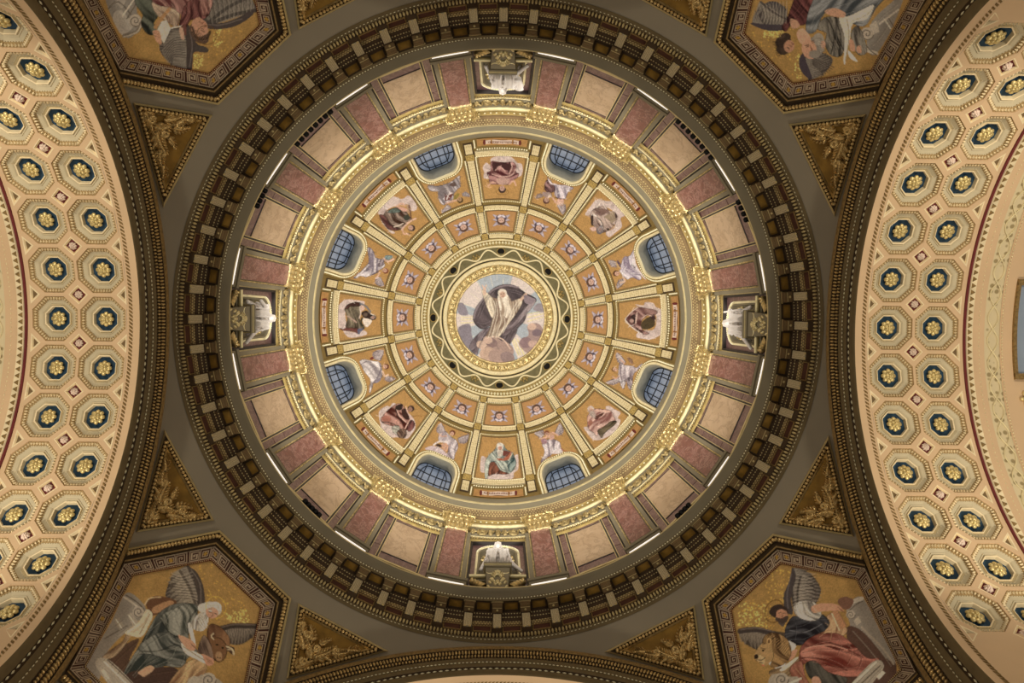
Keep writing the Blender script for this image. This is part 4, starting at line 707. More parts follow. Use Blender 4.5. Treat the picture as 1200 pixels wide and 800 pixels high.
CLOCK = {0: 'three', 30: 'four', 60: 'five', 90: 'six', 120: 'seven', 150: 'eight', 180: 'nine', 210: 'ten', 240: 'eleven', 270: 'twelve', 300: 'one', 330: 'two'}
def structure(name, me=None): return tag(put(name, me), kind='structure')
def ring(name, prof, m, parent, n=240, smooth=True):
    mb = MB(); revolve(mb, prof, n); return put(name, mb.mesh(name, M[m], smooth), parent)
def ring_beads(mb, R, Z, n, a, b, c, a0=0.0, full=False):
    for k in range(n):
        t = a0 + 2 * PI * k / n; e = np.array([math.cos(t), math.sin(t), 0]); q = np.array([-math.sin(t), math.cos(t), 0])
        (mb.ell if full else mb.octa)(e * R + np.array([0, 0, Z]), q * a, e * b, np.array([0, 0, c]))

# ------------------------------------------------------------------ dome shell with window openings
W_WIN, TOP_WIN = 1.2, math.radians(24.2)
def in_window(s, ph, e=0.0):
    s = np.abs(s); W = W_WIN + e; T = TOP_WIN + e / RD; a, b = 0.75 + e, math.radians(9) + e / RD
    cs = np.clip((s - (W - a)) / a, 0, None); cp = np.clip((ph - (T - b)) / b, 0, None)
    return (s <= W) & (ph <= T) & (cs ** 2 + cp ** 2 <= 1)
def window_line(e, ph0, n=14):
    W = W_WIN + e; T = TOP_WIN + e / RD; a, b = 0.75 + e, math.radians(9) + e / RD
    h = [(W, ph0 + (T - b - ph0) * i / 5) for i in range(5)]
    h += [(W - a + a * math.cos(t), T - b + b * math.sin(t)) for t in np.linspace(0, PI / 2, n)]
    return h + [(-s, p) for s, p in h[-2::-1]]
NT, NP = 480, 84
th = np.linspace(0, 2 * PI, NT + 1); ph = np.linspace(math.radians(-1), PH(84), NP)
P = DP(th[:, None], ph[None], -0.02)
tc_, pc_ = (th[:-1] + th[1:])[:, None] / 2, (ph[:-1] + ph[1:])[None] / 2
bt = (tc_ % (PI / 4)) - PI / 8
hole = in_window(bt * RD * np.cos(pc_), pc_ + 0 * tc_, 0.12)
mb = MB(); V = P.reshape(-1, 3); ii, jj = np.nonzero(~hole); q = ii * NP + jj
mb.add(V, np.stack([q, q + NP, q + NP + 1, q + 1], -1).tolist())
ceiling = structure('ceiling_dome', mb.mesh('ceiling_dome', M['shell'], True))
def strip(mb, p0, p1, half, o0, o1, n=10, mat=0):
    """a raised band along a meridian of the dome at angle 0"""
    rows = []
    for p in np.linspace(p0, p1, n):
        h = half(p); rows.append(np.stack([DS(-h, p, o0), DS(-h, p, o1), DS(h, p, o1), DS(h, p, o0)]))
    mb.grid(rows, mat); r = np.array(rows)
    mb.add(r[0], [(0, 1, 2, 3)], mat); mb.add(r[-1], [(3, 2, 1, 0)], mat)
def mk(fn, name, m, smooth=False, off=(0, 0, 0)):
    b = MB(); fn(b); return b.mesh(name, M[m] if isinstance(m, str) else [M[x] for x in m], smooth, off)
rib_me = mk(lambda b: strip(b, PH(207.6), PH(94), lambda p: hstrip(p) + 0.06, 0.0, 0.065, 40), 'rib', 'umberdk')
segs = [mk(lambda b, a=a, z=z: strip(b, PH(a), PH(z), hstrip, 0.04, 0.10, 20), 'rib_strip', 'beige') for a, z in ((207, 196), (187.5, 135), (125.8, 102))]
def boss(b, a, z):
    strip(b, PH(a), PH(z), lambda p: hstrip(p) + 0.05, 0.04, 0.12, 4)
    c = 0.5 * (PH(a) + PH(z)); h = hstrip(c) * 0.8; d = (PH(z) - PH(a)) * 0.32
    for s1, p1 in ((1, 1), (1, -1), (-1, 1), (-1, -1)):
        b.octa(DS(s1 * h * .5, c + p1 * d * .55, .13), DS(s1 * h, c + p1 * d, .12) - DS(s1 * h * .5, c + p1 * d * .55, .12), 0.3 * (DS(-s1 * h, c + p1 * d, .12) - DS(-s1 * h * .5, c + p1 * d * .55, .12)), DS(0, c, .05) - DS(0, c, 0))
bosses = [mk(lambda b, a=a, z=z: boss(b, a, z), 'rib_boss', 'boss') for a, z in ((194.5, 188.5), (134, 127), (101, 94.5))]
for k in range(16):
    a = PI / 16 + k * PI / 8
    r = put('rib', rib_me, ceiling, rot=(0, 0, a))
    for s in segs: put('rib_strip', s, r)
    for s in bosses: put('rib_boss', s, r)
def cross_band(a, z): return mk(lambda b: band_geo(b, PH(a), PH(z)), 'band_panel', ['beige', 'umberdk'])
def band_geo(b, p0, p1, o0=0.0, o1=0.08):
    rows = []
    for u in np.linspace(-1, 1, 9):
        row = []
        for p, o in ((p0, o0), (p0, o1), (p1, o1), (p1, o0)): row.append(DS(u * (bay(p) - hstrip(p) - 0.13), p, o))
        rows.append(row)
    b.grid(rows); r = np.array(rows); b.add(r[0], [(0, 1, 2, 3)]); b.add(r[-1], [(3, 2, 1, 0)])
    d = .045 / RD; b.grid([[DS(u * (bay(p) - hstrip(p) - 0.09), p, .062) for p in (p0 - d, p1 + d)] for u in np.linspace(-1, 1, 9)], 1)
for a, z, step in ((132.8, 127.2, 1), (99.3, 94.6, 1), (196.8, 190.6, 2)):
    me = cross_band(a, z)
    for k in range(0, 16, step): put('band_panel', me, ceiling, rot=(0, 0, k * PI / 8))

# ------------------------------------------------------------------ painted panels of the dome
def loop_frame(mb, inner, outer, o0, o1, closed=True, mat=0):
    rows = [np.stack([DS(a[0], a[1], o0), DS(a[0], a[1], o1), DS(b[0], b[1], o1), DS(b[0], b[1], o0)]) for a, b in zip(inner, outer)]
    mb.grid(rows, mat, close_u=closed)
def panel_loop(p0, p1, e=0.0, n=9):
    d = e / RD; L = []
    for u in np.linspace(-1, 1, n): L.append((u * (wpic(p0) + e), p0 - d))
    for p in np.linspace(p0 - d, p1 + d, n)[1:-1]: L.append((wpic(p) + e, p))
    for u in np.linspace(1, -1, n): L.append((u * (wpic(p1) + e), p1 + d))
    for p in np.linspace(p1 + d, p0 - d, n)[1:-1]: L.append((-wpic(p) - e, p))
    return L
def beads_on(mb, line, step, size, off, closed=True):
    pts = [DS(s, p, off) for s, p in line]
    if closed: pts.append(pts[0])
    pts = np.array(pts); d = np.r_[0, np.cumsum(np.linalg.norm(np.diff(pts, axis=0), axis=1))]
    n = int(d[-1] / step); C = np.array([0, 0, ZC])
    for t in (np.arange(n) + 0.5) / n * d[-1]:
        c = np.array([np.interp(t, d, pts[:, i]) for i in range(3)]); nn = (c - C) / np.linalg.norm(c - C)
        a = np.cross(nn, [0.3, 0.2, 0.9]); a /= np.linalg.norm(a); b = np.cross(nn, a)
        mb.octa(c, a * size, b * size, nn * size)
SAINT = {0: 'seated saint in rose with a pointed hood and dark green lap', 45: 'seated saint with a long grey beard, rose robe and dark hem', 90: 'seated saint under a pale veil with red book and brown skirt',
         135: 'seated saint in striped brown and rose drapery holding a crook', 180: 'seated saint in dark olive and black robes turned to one side', 225: 'seated saint in grey-brown with arms spread beside a small cross',
         270: 'haloed saint in maroon robe with both arms lowered', 315: 'seated saint in greyish robe before a large billowing cloud'}
ANGEL = {22.5: 'angel in pale robe with one red-brown wing', 67.5: 'angel with raised arms and two upswept wings', 112.5: 'angel with upswept wings leaning over a pale mantle', 157.5: 'angel in bright white robe with one leg trailing',
         202.5: 'angel in lilac-white robe beside a blue-green wing', 247.5: 'angel in grey robe with flying scarf', 292.5: 'angel in maroon and lilac bent forward', 337.5: 'angel in lilac robe with dark hair'}
def spot(a):
    a = a % 360
    if a % 90 == 0: return {0: 'right', 90: 'bottom', 180: 'left', 270: 'top'}[a] + ' of the dome'
    return 'at %s o\'clock in the dome' % CLOCK[int(round(a / 30.0) * 30) % 360]
ORDS = 'first second third fourth fifth sixth seventh eighth ninth tenth eleventh twelfth thirteenth fourteenth fifteenth sixteenth'.split()
P0S, P1S = PH(190.0), PH(140.0); P0C, P1C = PH(126.0), PH(102.3); P0A = math.radians(14.5)
def frame_mesh(p0, p1, nm):
    b = MB(); inn, out = panel_loop(p0, p1), panel_loop(p0, p1, 0.25); loop_frame(b, inn, out, -0.01, 0.05); loop_frame(b, inn, panel_loop(p0, p1, 0.05), 0.0, 0.056, True, 1)
    b2 = MB(); beads_on(b2, panel_loop(p0, p1, 0.15), 0.13, 0.055, 0.075)
    return b.mesh(nm, [M['olive'], M['umber']]), b2.mesh('bead_border', M['bead'])
fs, bs = frame_mesh(P0S, P1S, 'frame'); fc, bc = frame_mesh(P0C, P1C, 'frame')
def angel_line(e):
    d = e / RD; L = [(wpic(p) + e, p) for p in np.linspace(math.radians(19.0), P1S + d, 9)]
    L += [(u * (wpic(P1S) + e), P1S + d) for u in np.linspace(1, -1, 9)[1:-1]]
    return L + [(-s, p) for s, p in L[8::-1]]
b = MB(); loop_frame(b, angel_line(0), angel_line(0.25), -0.01, 0.05, False); loop_frame(b, angel_line(0), angel_line(0.05), 0, 0.056, False, 1); fa = b.mesh('frame', [M['olive'], M['umber']])
b = MB(); beads_on(b, angel_line(0.15), 0.13, 0.055, 0.075, False); ba = b.mesh('bead_border', M['bead'])
def pic_grid(p0, p1, nu, nv, th0, extra=0.05):
    ps = np.linspace(p0 - extra / RD, p1 + extra / RD, nv); S = np.array([[u * (wpic(p) + extra) for p in ps] for u in np.linspace(-1, 1, nu)])
    Q = DP(th0 + S / (RD * np.cos(ps))[None], ps[None] + 0 * S, 0.005); return S, ps, Q
def centre_of(p0, p1, th0): return tuple(float(x) for x in DP(th0, (p0 + p1) / 2, 0))
def place_frame(t, me, th0, loc, name, kind=None):      # meshes built at angle 0 about the dome's axis
    o = put(name, me, t, loc=tuple(-x for x in loc), rot=(0, 0, th0), kind=kind); return o
for deg in SAINT:
    a = math.radians(deg); loc = centre_of(P0S, P1S, a)
    t = tag(empty('saint_mosaic', loc), 'mosaic of a %s' % SAINT[deg], 'mosaic', 'seated saints of the dome')
    S, ps, Q = pic_grid(P0S, P1S, 72, 78, a)
    painted('picture', Q, np.ones((71, 77), bool), PIC[deg], t, loc)
    put('bead_border', bs, place_frame(t, fs, a, loc, 'frame'), kind='stuff')
for deg in ANGEL:
    a = math.radians(deg); loc = centre_of(P0A, P1S, a)
    t = tag(empty('angel_mosaic', loc), 'mosaic of an %s, by a dome window' % ANGEL[deg], 'mosaic', 'angels above the dome windows')
    S, ps, Q = pic_grid(P0A, P1S, 84, 84, a)
    sc_ = (S[:-1, :-1] + S[1:, 1:]) / 2; pc = np.broadcast_to(((ps[:-1] + ps[1:]) / 2)[None], sc_.shape)
    painted('picture', Q, ~in_window(sc_, pc, 0.2), PIC[deg], t, loc)
    put('bead_border', ba, place_frame(t, fa, a, loc, 'frame'), kind='stuff')
# cherub heads: one design, read upright towards the dome's crown
c = Canvas(-1.2, -1.2, 1.2, 1.2, 90, '#b48a5a', 0.08).frame(0, 0, 62.0); c.blur = 2
c.tess = 0.05
for ang, L_, w_ in ((-142, 44, 9), (-38, 44, 9), (172, 36, 8), (8, 36, 8), (140, 46, 9), (40, 46, 9), (105, 30, 8), (75, 30, 8), (-110, 26, 6), (-70, 26, 6)):
    q = math.radians(ang); e = np.array([math.cos(q), math.sin(q)]); nn = np.array([-e[1], e[0]])
    c.F('#5c5262', [e * 6 - nn * w_, e * L_ * .6 - nn * w_ * .8, e * L_, e * L_ * .6 + nn * w_ * .8, e * 6 + nn * w_])
    for k_ in (-.5, 0.05, .55): c.L('#c4bac6', 3.2, [e * 10 + nn * w_ * k_, e * L_ * .62 + nn * w_ * k_ * .8, e * L_ * .92])
c.E('#4e4454', 0, 14, 22, 14); c.E('#d6ccd4', -8, 20, 9, 5, 30); c.E('#d6ccd4', 9, 20, 9, 5, -30)
c.face(0, 0, 17, -90, '#d2b0a0', '#5a4238')
ps = np.linspace(P0C - 0.005, P1C + 0.005, 40); S = np.array([[u * (wpic(p) + 0.05) for p in ps] for u in np.linspace(-1, 1, 40)])
Q = DS(S, ps[None] + 0 * S, 0.005); pxy = np.stack([S, -(ps[None] + 0 * S - (P0C + P1C) / 2) * RD], -1)
proto = painted('picture', Q, np.ones((39, 39), bool), c, None, (0, 0, 0), px=pxy * np.array([1.0, 1.0]))
cher_me = proto.data; bpy.data.objects.remove(proto)
for k in range(16):
    deg = k * 22.5; a = math.radians(deg); loc = centre_of(P0C, P1C, a)
    t = tag(empty('cherub_mosaic', loc), 'small winged cherub head, %s clockwise of sixteen from the right of the oculus' % ORDS[k], 'mosaic', 'cherub panels around the oculus')
    place_frame(t, cher_me, a, loc, 'picture'); put('bead_border', bc, place_frame(t, fc, a, loc, 'frame'), kind='stuff')
# inscription strips under the saints
def insc(b):
    p0, p1 = PH(211), PH(202.5); w = lambda p: wpic(p) - 0.05
    b.grid([[DS(u * w(p), p, 0.03) for p in (p0, p1)] for u in np.linspace(-1, 1, 9)], 0)
    pm = (p0 + p1) / 2; d = (p1 - p0) * 0.26
    b.grid([[DS(u * 0.95, p, 0.06 + 0.02 * math.cos(5 * u)) for p in (pm - d, pm + d)] for u in np.linspace(-1, 1, 13)], 1)
    for s in (-1, 1): b.ell(DS(s * 1.02, pm, .06), DS(s * 1.1, pm, .06) - DS(s * 1.02, pm, .06), DS(0, pm + d * 1.4, .06) - DS(0, pm, .06), DS(0, pm, .1) - DS(0, pm, .06), 8, 5, 2)
    for k in range(17): b.grid([[DS(-0.8 + 0.1 * k + x, p, 0.095) for p in (pm - d * .45, pm + d * (.1 + .35 * (k % 3) / 2))] for x in (0, 0.045)], 2)
def insc_beads(b):
    w = lambda p: wpic(p) + 0.05
    beads_on(b, [(u * w(PH(200)), PH(199.6)) for u in np.linspace(-1, 1, 9)], 0.14, 0.06, 0.06, False)
    for s in (-1, 1): beads_on(b, [(s * (w(p) + .06), p) for p in np.linspace(PH(211), PH(201), 4)], 0.14, 0.055, 0.05, False)
insb_me = mk(insc_beads, 'bead_border', 'bead')
insc_me = mk(insc, 'inscription_strip', ['inscr', 'pinkish', 'wine'])
for k in range(8): put('bead_border', insb_me, put('inscription_strip', insc_me, ceiling, rot=(0, 0, k * PI / 4)), kind='stuff')

# ------------------------------------------------------------------ windows of the dome
RG, ZG0, ZG1 = 10.47, 41.0, 47.1
def glass_line(e, n=14):
    W = 1.17 - e; a, b = 0.66, 2.6; T = ZG1 - e * 2
    h = [(W, ZG0 + (T - b - ZG0) * i / 5) for i in range(5)]
    h += [(W - a + a * math.cos(t), T - b + b * math.sin(t)) for t in np.linspace(0, PI / 2, n)]
    return h + [(-s, p) for s, p in h[-2::-1]]
def G(s, z, off=0.0): return (math.sqrt((RG - off) ** 2 - s * s), s, z)
def half_at(z, e=0.0):
    L = glass_line(e)[:19]; zs = [p[1] for p in L]; return float(np.interp(z, zs, [p[0] for p in L])) if z < zs[-1] else 0.0
b = MB(); zs = np.linspace(ZG0, ZG1 - 0.001, 26)
b.grid([[G(u * half_at(z), z) for z in zs] for u in np.linspace(-1, 1, 9)]); glass_me = b.mesh('glass', M['glass'], True)
b = MB()
for s in (-0.62, -0.21, 0.21, 0.62):
    z1 = max([z for z in zs if half_at(z) > abs(s) + 0.02]); b.tube([G(s, z, 0.04) for z in np.linspace(ZG0, z1, 6)], 0.03, 5)
for z in (42.5, 44.3): b.tube([G(u * half_at(z), z, 0.04) for u in np.linspace(-1, 1, 7)], 0.035, 5)
b.tube([G(s * 0.72, ZG0 + (z - ZG0) * 0.87, 0.05) for s, z in glass_line(0.0)], 0.03, 5)
b.tube([G(s, z, 0.03) for s, z in glass_line(0.02)], 0.05, 5); bars_me = b.mesh('lead_bars', M['lead'])
b = MB(); o, g = window_line(0.0, math.radians(-1)), glass_line(0.0)
rows = []
for (s, p), (s2, z2) in zip(o, g):
    A, B = DS(s, p, 0.0), np.array(G(s2, z2)); rows.append([A, A * .7 + B * .3 + np.array([0.04, 0, 0]), A * .4 + B * .6 + np.array([0.04, 0, 0]), B])
b.grid(rows); reveal_me = b.mesh('reveal', M['reveal'], True)
b = MB(); loop_frame(b, window_line(0.0, math.radians(1)), window_line(0.13, math.radians(1)), -0.02, 0.10, False); wf1 = b.mesh('surround', M['cream'])
b = MB(); loop_frame(b, window_line(0.13, math.radians(1)), window_line(0.36, math.radians(1)), -0.02, 0.06, False); wf2 = b.mesh('outer_surround', M['olive'])
b = MB(); beads_on(b, window_line(0.24, math.radians(1)), 0.14, 0.06, 0.09, False); wf3 = b.mesh('bead_border', M['bead'])
for k in range(8):
    a = PI / 8 + k * PI / 4; w = structure('window_%d' % (k + 1), glass_me); w.rotation_euler = (0, 0, a)
    for n_, m_ in (('lead_bars', bars_me), ('reveal', reveal_me), ('surround', wf1), ('outer_surround', wf2)): put(n_, m_, w)
    put('bead_border', wf3, w, kind='stuff')

# ------------------------------------------------------------------ oculus and crowning roundel
def sp(px, off): p = PH(px); return ((RD - off) * math.cos(p), ZC + (RD - off) * math.sin(p))
trim3 = structure('trim_oculus', mk(lambda b: revolve(b, [sp(94.4, .0), sp(94, .06), sp(92.5, .12), sp(91.5, .12), sp(91, .05), sp(86.5, .05), sp(86, .14), sp(83.8, .14), sp(83.3, .02)], 256), 'trim_oculus', 'olive', True))
ring('outer_fillet', [sp(93.2, .1), sp(92.8, .16), sp(91.8, .16), sp(91.4, .1)], 'cream', trim3); ring('middle_fillet', [sp(86, .1), sp(85.6, .18), sp(83.9, .18), sp(83.4, .1)], 'cream', trim3)
ring('scroll_ring', [sp(83.4, .03), sp(79, .0), sp(75, .0), sp(71, .04)], 'scroll', trim3)
ring('inner_fillet', [sp(71.2, .02), sp(71, .12), sp(69.6, .14), sp(69.2, .02), (4.02, 50.25)], 'cream', trim3)
ring('shadow_gap', [(4.06, 50.0), (4.06, 50.4), (3.9, 50.4)], 'dark', trim3)  # step of the recess; its shade is put into the dark colour
b = MB()
for k in range(150):
    t = 2 * PI * k / 150; r, z = sp(88.8, .07); e = np.array([math.cos(t), math.sin(t), 0]); q = np.array([-math.sin(t), math.cos(t), 0]); nn = np.array([e[0] * .55, e[1] * .55, .83])
    u = np.cross(q, nn); b.octa(e * r + np.array([0, 0, z]), q * .085, u * .14, nn * .1)
put('bead_ring', b.mesh('bead_ring', M['bead']), trim3, kind='stuff')
b = MB(); L = []
for k in range(256):
    t = 2 * PI * k / 256; r, z = sp(76.8 + 4.3 * math.cos(16 * t + PI), .04); L.append((r * math.cos(t), r * math.sin(t), z))
b.tube(L, 0.06, 6, closed=True); put('wave_scroll', b.mesh('wave_scroll', M['cream'], True), trim3)
def palm(b):
    for x, y, l, w in ((0, 0, .14, .12), (.0, .22, .12, .07), (.0, -.22, .12, .07), (.16, .12, .1, .07), (.16, -.12, .1, .07), (-.16, .1, .1, .06), (-.16, -.1, .1, .06)):
        r, z = sp(76.0, .03); b.ell((r + x * .9, y, z - x * .75), (l * .8, 0, -l * .6), (0, w, 0), (.04, 0, .05), 8, 5)
palm_me = mk(palm, 'palmette', 'olive', True)
hole_me = MB(); r_, z_ = sp(78.3, .03)
hole_me.add([(r_ + .23 * math.cos(t) * .86, .23 * math.sin(t), z_ - .23 * math.cos(t) * .62) for t in np.linspace(0, 2 * PI, 20, endpoint=False)], [tuple(range(20))]); hole_me = hole_me.mesh('lamp_hole', M['black'])
rim_me = MB(); rim_me.tube([(r_ + .27 * math.cos(t) * .86, .27 * math.sin(t), z_ - .27 * math.cos(t) * .62) for t in np.linspace(0, 2 * PI, 20, endpoint=False)], .035, 6, closed=True); rim_me = rim_me.mesh('rim', M['olive'], True)
for k in range(8):
    h = put('lamp_hole', hole_me, trim3, rot=(0, 0, k * PI / 4)); put('rim', rim_me, h)
for k in range(16):
    if k % 2: put('palmette', palm_me, trim3, rot=(0, 0, k * PI / 8))
ZM = 50.45; loc = (0, 0, ZM)
t = tag(empty('crowning_roundel', loc), 'round mosaic of a white-bearded robed figure with raised arms on clouds, at the crown', 'mosaic')
g = np.linspace(-3.2, 3.2, 150); X, Y = np.meshgrid(g, g, indexing='ij'); Q = np.stack([X, Y, 0 * X + ZM], -1)
cc = (g[:-1] + g[1:]) / 2; keep = (cc[:, None] ** 2 + cc[None] ** 2) < 3.13 ** 2
painted('picture', Q, keep, PIC['roundel'], t, loc)
put('gilded_ring', mk(lambda b: revolve(b, [(3.04, ZM - .02), (3.06, ZM - .12), (3.16, ZM - .12), (3.2, ZM - .06), (3.62, ZM - .1), (3.66, ZM - .18)], 192), 'gilded_ring', 'gold', True, loc), t)
put('outer_ring', mk(lambda b: revolve(b, [(3.66, ZM - .16), (3.7, ZM - .22), (3.9, ZM - .26), (3.93, ZM - .2), (4.0, ZM + .0)], 192), 'outer_ring', 'cream', True, loc), t)
b = MB()
for k in range(48):
    a = 2 * PI * k / 48; e = np.array([math.cos(a), math.sin(a), 0]); q = np.array([-e[1], e[0], 0]); s = 1.0 if k % 2 else 0.7
    b.ell(e * 3.41 + np.array([0, 0, ZM - .11]), q * .13 * s, e * .15 * s, np.array([0, 0, .07]), 8, 5)
    b.ell(e * 3.41 + q * .16 + np.array([0, 0, ZM - .1]), q * .05, e * .16, np.array([0, 0, .05]), 6, 4)
put('gilded_leaves', b.mesh('gilded_leaves', M['gold'], True, loc), t, kind='stuff')
b = MB(); ring_beads(b, 3.8, ZM - .26, 130, .06, .07, .05); put('bead_ring', b.mesh('bead_ring', M['bead'], False, loc), t, kind='stuff')

# ------------------------------------------------------------------ upper cornice under the dome
trim2 = structure('trim_upper', mk(lambda b: revolve(b, [(10.8, 35.0), (10.64, 35.05), (10.64, 36.75), (10.6, 36.9)], 256), 'trim_upper', 'greywarm', True))
ring('gold_fillet', [(10.62, 36.85), (10.5, 36.9), (10.48, 37.02), (10.52, 37.06)], 'goldline', trim2)
ring('frieze_band', [(10.52, 37.04), (10.5, 37.5), (10.42, 37.55)], 'olive', trim2)
ring('dentil_bed', [(10.42, 37.55), (10.4, 38.0), (10.1, 38.1), (10.08, 38.16)], 'umber', trim2)
ring('gold_roll', [(10.1, 38.14), (10.06, 38.2), (10.07, 38.32), (10.1, 38.36)], 'goldline', trim2)
ring('cove', [(10.08, 38.32), (10.05, 38.6), (9.99, 39.05)], 'grey', trim2)
ring('gold_lip', [(10.0, 39.02), (9.94, 39.1), (9.94, 39.25), (9.98, 39.3)], 'goldline', trim2)
ring('top_fascia', [(9.97, 39.28), (9.93, 40.05), (9.96, 40.12), (10.35, 40.16)], 'grey', trim2)
b = MB(); ring_beads(b, 10.32, 38.02, 420, .05, .06, .08); ring_beads(b, 10.22, 38.05, 420, .04, .03, .04, .0075); ring_beads(b, 10.13, 38.08, 420, .05, .04, .05); put('dentils', b.mesh('dentils', M['palegilt']), trim2, kind='stuff')
b = MB(); ring_beads(b, 10.46, 37.3, 220, .06, .04, .1); put('bead_row', b.mesh('bead_row', M['bead']), trim2, kind='stuff')
b = MB()
for k in range(16):
    for j in range(22):
        a = k * PI / 8 + (j - 10.5) / 22 * 0.275; e = np.array([math.cos(a), math.sin(a), 0]); q = np.array([-e[1], e[0], 0])
        b.octa(e * 10.58 + np.array([0, 0, 34.98]), q * .055, e * .05, np.array([0, 0, .22]))
put('leaf_row', b.mesh('leaf_row', M['gold']), trim2, kind='stuff')
ring('architrave', [(10.7, 34.72), (10.6, 34.8), (10.6, 34.88), (10.64, 34.9), (10.64, 35.1)], 'olive', trim2)
ring('top_line', [(10.64, 35.22), (10.58, 35.23), (10.58, 35.29), (10.64, 35.3)], 'goldline', trim2)
def garland(b):
    X = 10.6
    for y, sy, sz in ((-1.28, .16, .3), (-.78, .27, .42), (-.36, .13, .34), (0, .13, .5), (.36, .13, .34), (.78, .27, .42), (1.28, .16, .3)):
        z = 35.95; x = math.sqrt(X * X - y * y)
        b.ell((x, y, z), (0, sy, 0), (0, 0, sz), (.1, 0, 0), 10, 6); b.ell((x - .05, y, z + .05), (0, sy * .55, 0), (0, 0, sz * .55), (.1, 0, 0), 8, 5)
    for y0, y1 in ((-1.5, -.78), (-.78, 0), (0, .78), (.78, 1.5)):
        L = [(math.sqrt(X * X - y * y) - .05, y, 35.7 + .5 * abs(math.sin(2.5 * PI * u))) for u, y in ((u, y0 + (y1 - y0) * u) for u in np.linspace(0, 1, 10))]; b.tube(L, .055, 5)
garland_me = mk(garland, 'garland', 'golddk', True)
for k in range(16): put('garland', garland_me, trim2, rot=(0, 0, k * PI / 8))

# ------------------------------------------------------------------ drum wall
mb = MB(); NA = 0.112
for k in range(16):
    a = k * PI / 8
    if k % 4 == 0:
        for s in (-1, 1): revolve(mb, [(10.86, 27.2), (10.86, 35.2)], 6, 0, a + min(s * NA, s * PI / 16), a + max(s * NA, s * PI / 16))
        revolve(mb, [(10.86, 34.6), (10.86, 35.2)], 6, 0, a - NA, a + NA)
        revolve(mb, [(10.86, 27.2), (10.86, 29.3)], 6, 0, a - NA, a + NA)
    else: revolve(mb, [(10.86, 27.2), (10.86, 35.2)], 12, 0, a - PI / 16, a + PI / 16)
drum = structure('wall_drum', mb.mesh('wall_drum', M['greywarm'], True))
slab = mk(lambda b: b.box((10.68, -.84, 30.0), (10.86, .84, 34.35)), 'marble_panel', 'beigemarble')
side_blocks = []
for s in (-1, 1):
    for i in range(4):
        z0 = 29.25 + i * 1.41; side_blocks.append(mk(lambda b: b.box((10.69, min(s * .93, s * 1.27), z0 + .03), (10.88, max(s * .93, s * 1.27), z0 + 1.38)), 'border_block', 'purple'))
for z0, z1 in ((29.28, 29.92), (34.42, 34.86)): side_blocks.append(mk(lambda b: b.box((10.69, -.84, z0), (10.88, .84, z1)), 'border_block', 'purple'))
def fillet(b):
    for y0, y1 in ((-.93, -.84), (.84, .93), (-1.36, -1.27), (1.27, 1.36)): b.box((10.665, y0, 29.2), (10.86, y1, 34.9))
    for z0, z1 in ((29.92, 30.0), (34.35, 34.42)): b.box((10.667, -.85, z0), (10.86, .85, z1))
fillet_me = mk(fillet, 'stone_fillet', 'dark')
def rails(b):
    for y0, y1 in ((-1.42, -1.36), (1.36, 1.42)): b.box((10.64, y0, 29.0), (10.86, y1, 34.9))
    b.box((10.64, -1.42, 29.0), (10.86, 1.42, 29.14))
rails_me = mk(rails, 'pale_rail', 'palegilt')
def hair(b):
    for y in (.835, .94, 1.262):
        for s in (-1, 1): b.box((10.655, s * y - .014, 29.25), (10.86, s * y + .014, 34.88))
hair_me = mk(hair, 'pale_lines', 'palegilt')
for k in range(16):
    if k % 4 == 0: continue
    p = put('marble_panel', slab, drum, rot=(0, 0, k * PI / 8))
    for m_ in side_blocks: put('border_block', m_, p)
    put('stone_fillet', fillet_me, p); put('pale_rail', rails_me, p); put('pale_lines', hair_me, p, kind='stuff')

# ------------------------------------------------------------------ pilasters
PO = (10.6, 0, 27.3)
shaft_me = mk(lambda b: b.box((10.44, -.46, 29.25), (10.84, .46, 35.55)), 'shaft', 'redmarble', off=PO)
def backing(b):
    b.box((10.52, -.74, 29.0), (10.9, .74, 35.6))
back_me = mk(backing, 'backing', 'greywarm', off=PO)
def pbeads(b):
    for s in (-1, 1):
        for i in range(60): b.octa((10.5, s * .53, 29.4 + i * .103), (.03, 0, 0), (0, .045, 0), (0, 0, .05))
beads_me = mk(pbeads, 'bead_line', 'gold', off=PO)
base_me = mk(lambda b: (b.box((10.4, -.8, 27.3), (10.9, .8, 28.7)), b.box((10.34, -.84, 28.7), (10.9, .84, 28.95)), b.box((10.42, -.78, 28.95), (10.9, .78, 29.12))), 'base', 'greywarm', off=PO)
def capital(b):
    rows = []
    for z, h, x in ((35.5, .5, 10.42), (35.9, .52, 10.38), (36.5, .6, 10.3), (36.95, .74, 10.2), (37.1, .8, 10.16)): rows.append([(10.85, -h, z), (x, -h, z), (x, h, z), (10.85, h, z)])
    b.grid(rows); b.box((10.14, -.84, 37.1), (10.85, .84, 37.26)); b.box((10.36, -.56, 35.42), (10.85, .56, 35.54))
    for z, n, w, hh, x in ((35.85, 5, .11, .26, 10.38), (36.3, 4, .13, .3, 10.3), (36.75, 3, .17, .26, 10.24)):
        for i in range(n):
            y = (i - (n - 1) / 2) * (1.1 / n); b.ell((x, y, z), (0, w, 0), (-.08, 0, hh), (-.07, 0, .0), 8, 6); b.ell((x - .09, y, z + hh * .8), (0, w * .8, 0), (0, 0, .08), (-.08, 0, 0), 6, 4)
    for s in (-1, 1):
        L = [(10.16 - .02 * t, s * (.72 - .035 * t * math.cos(t)), 36.9 + .035 * t * math.sin(t)) for t in np.linspace(0, 7, 14)]; b.tube(L, .05, 5)
cap_me = mk(capital, 'capital', 'gold', off=PO)
ORD = ['first', 'second', 'third', 'fourth']; NICHE = ['right', 'bottom', 'left', 'top']
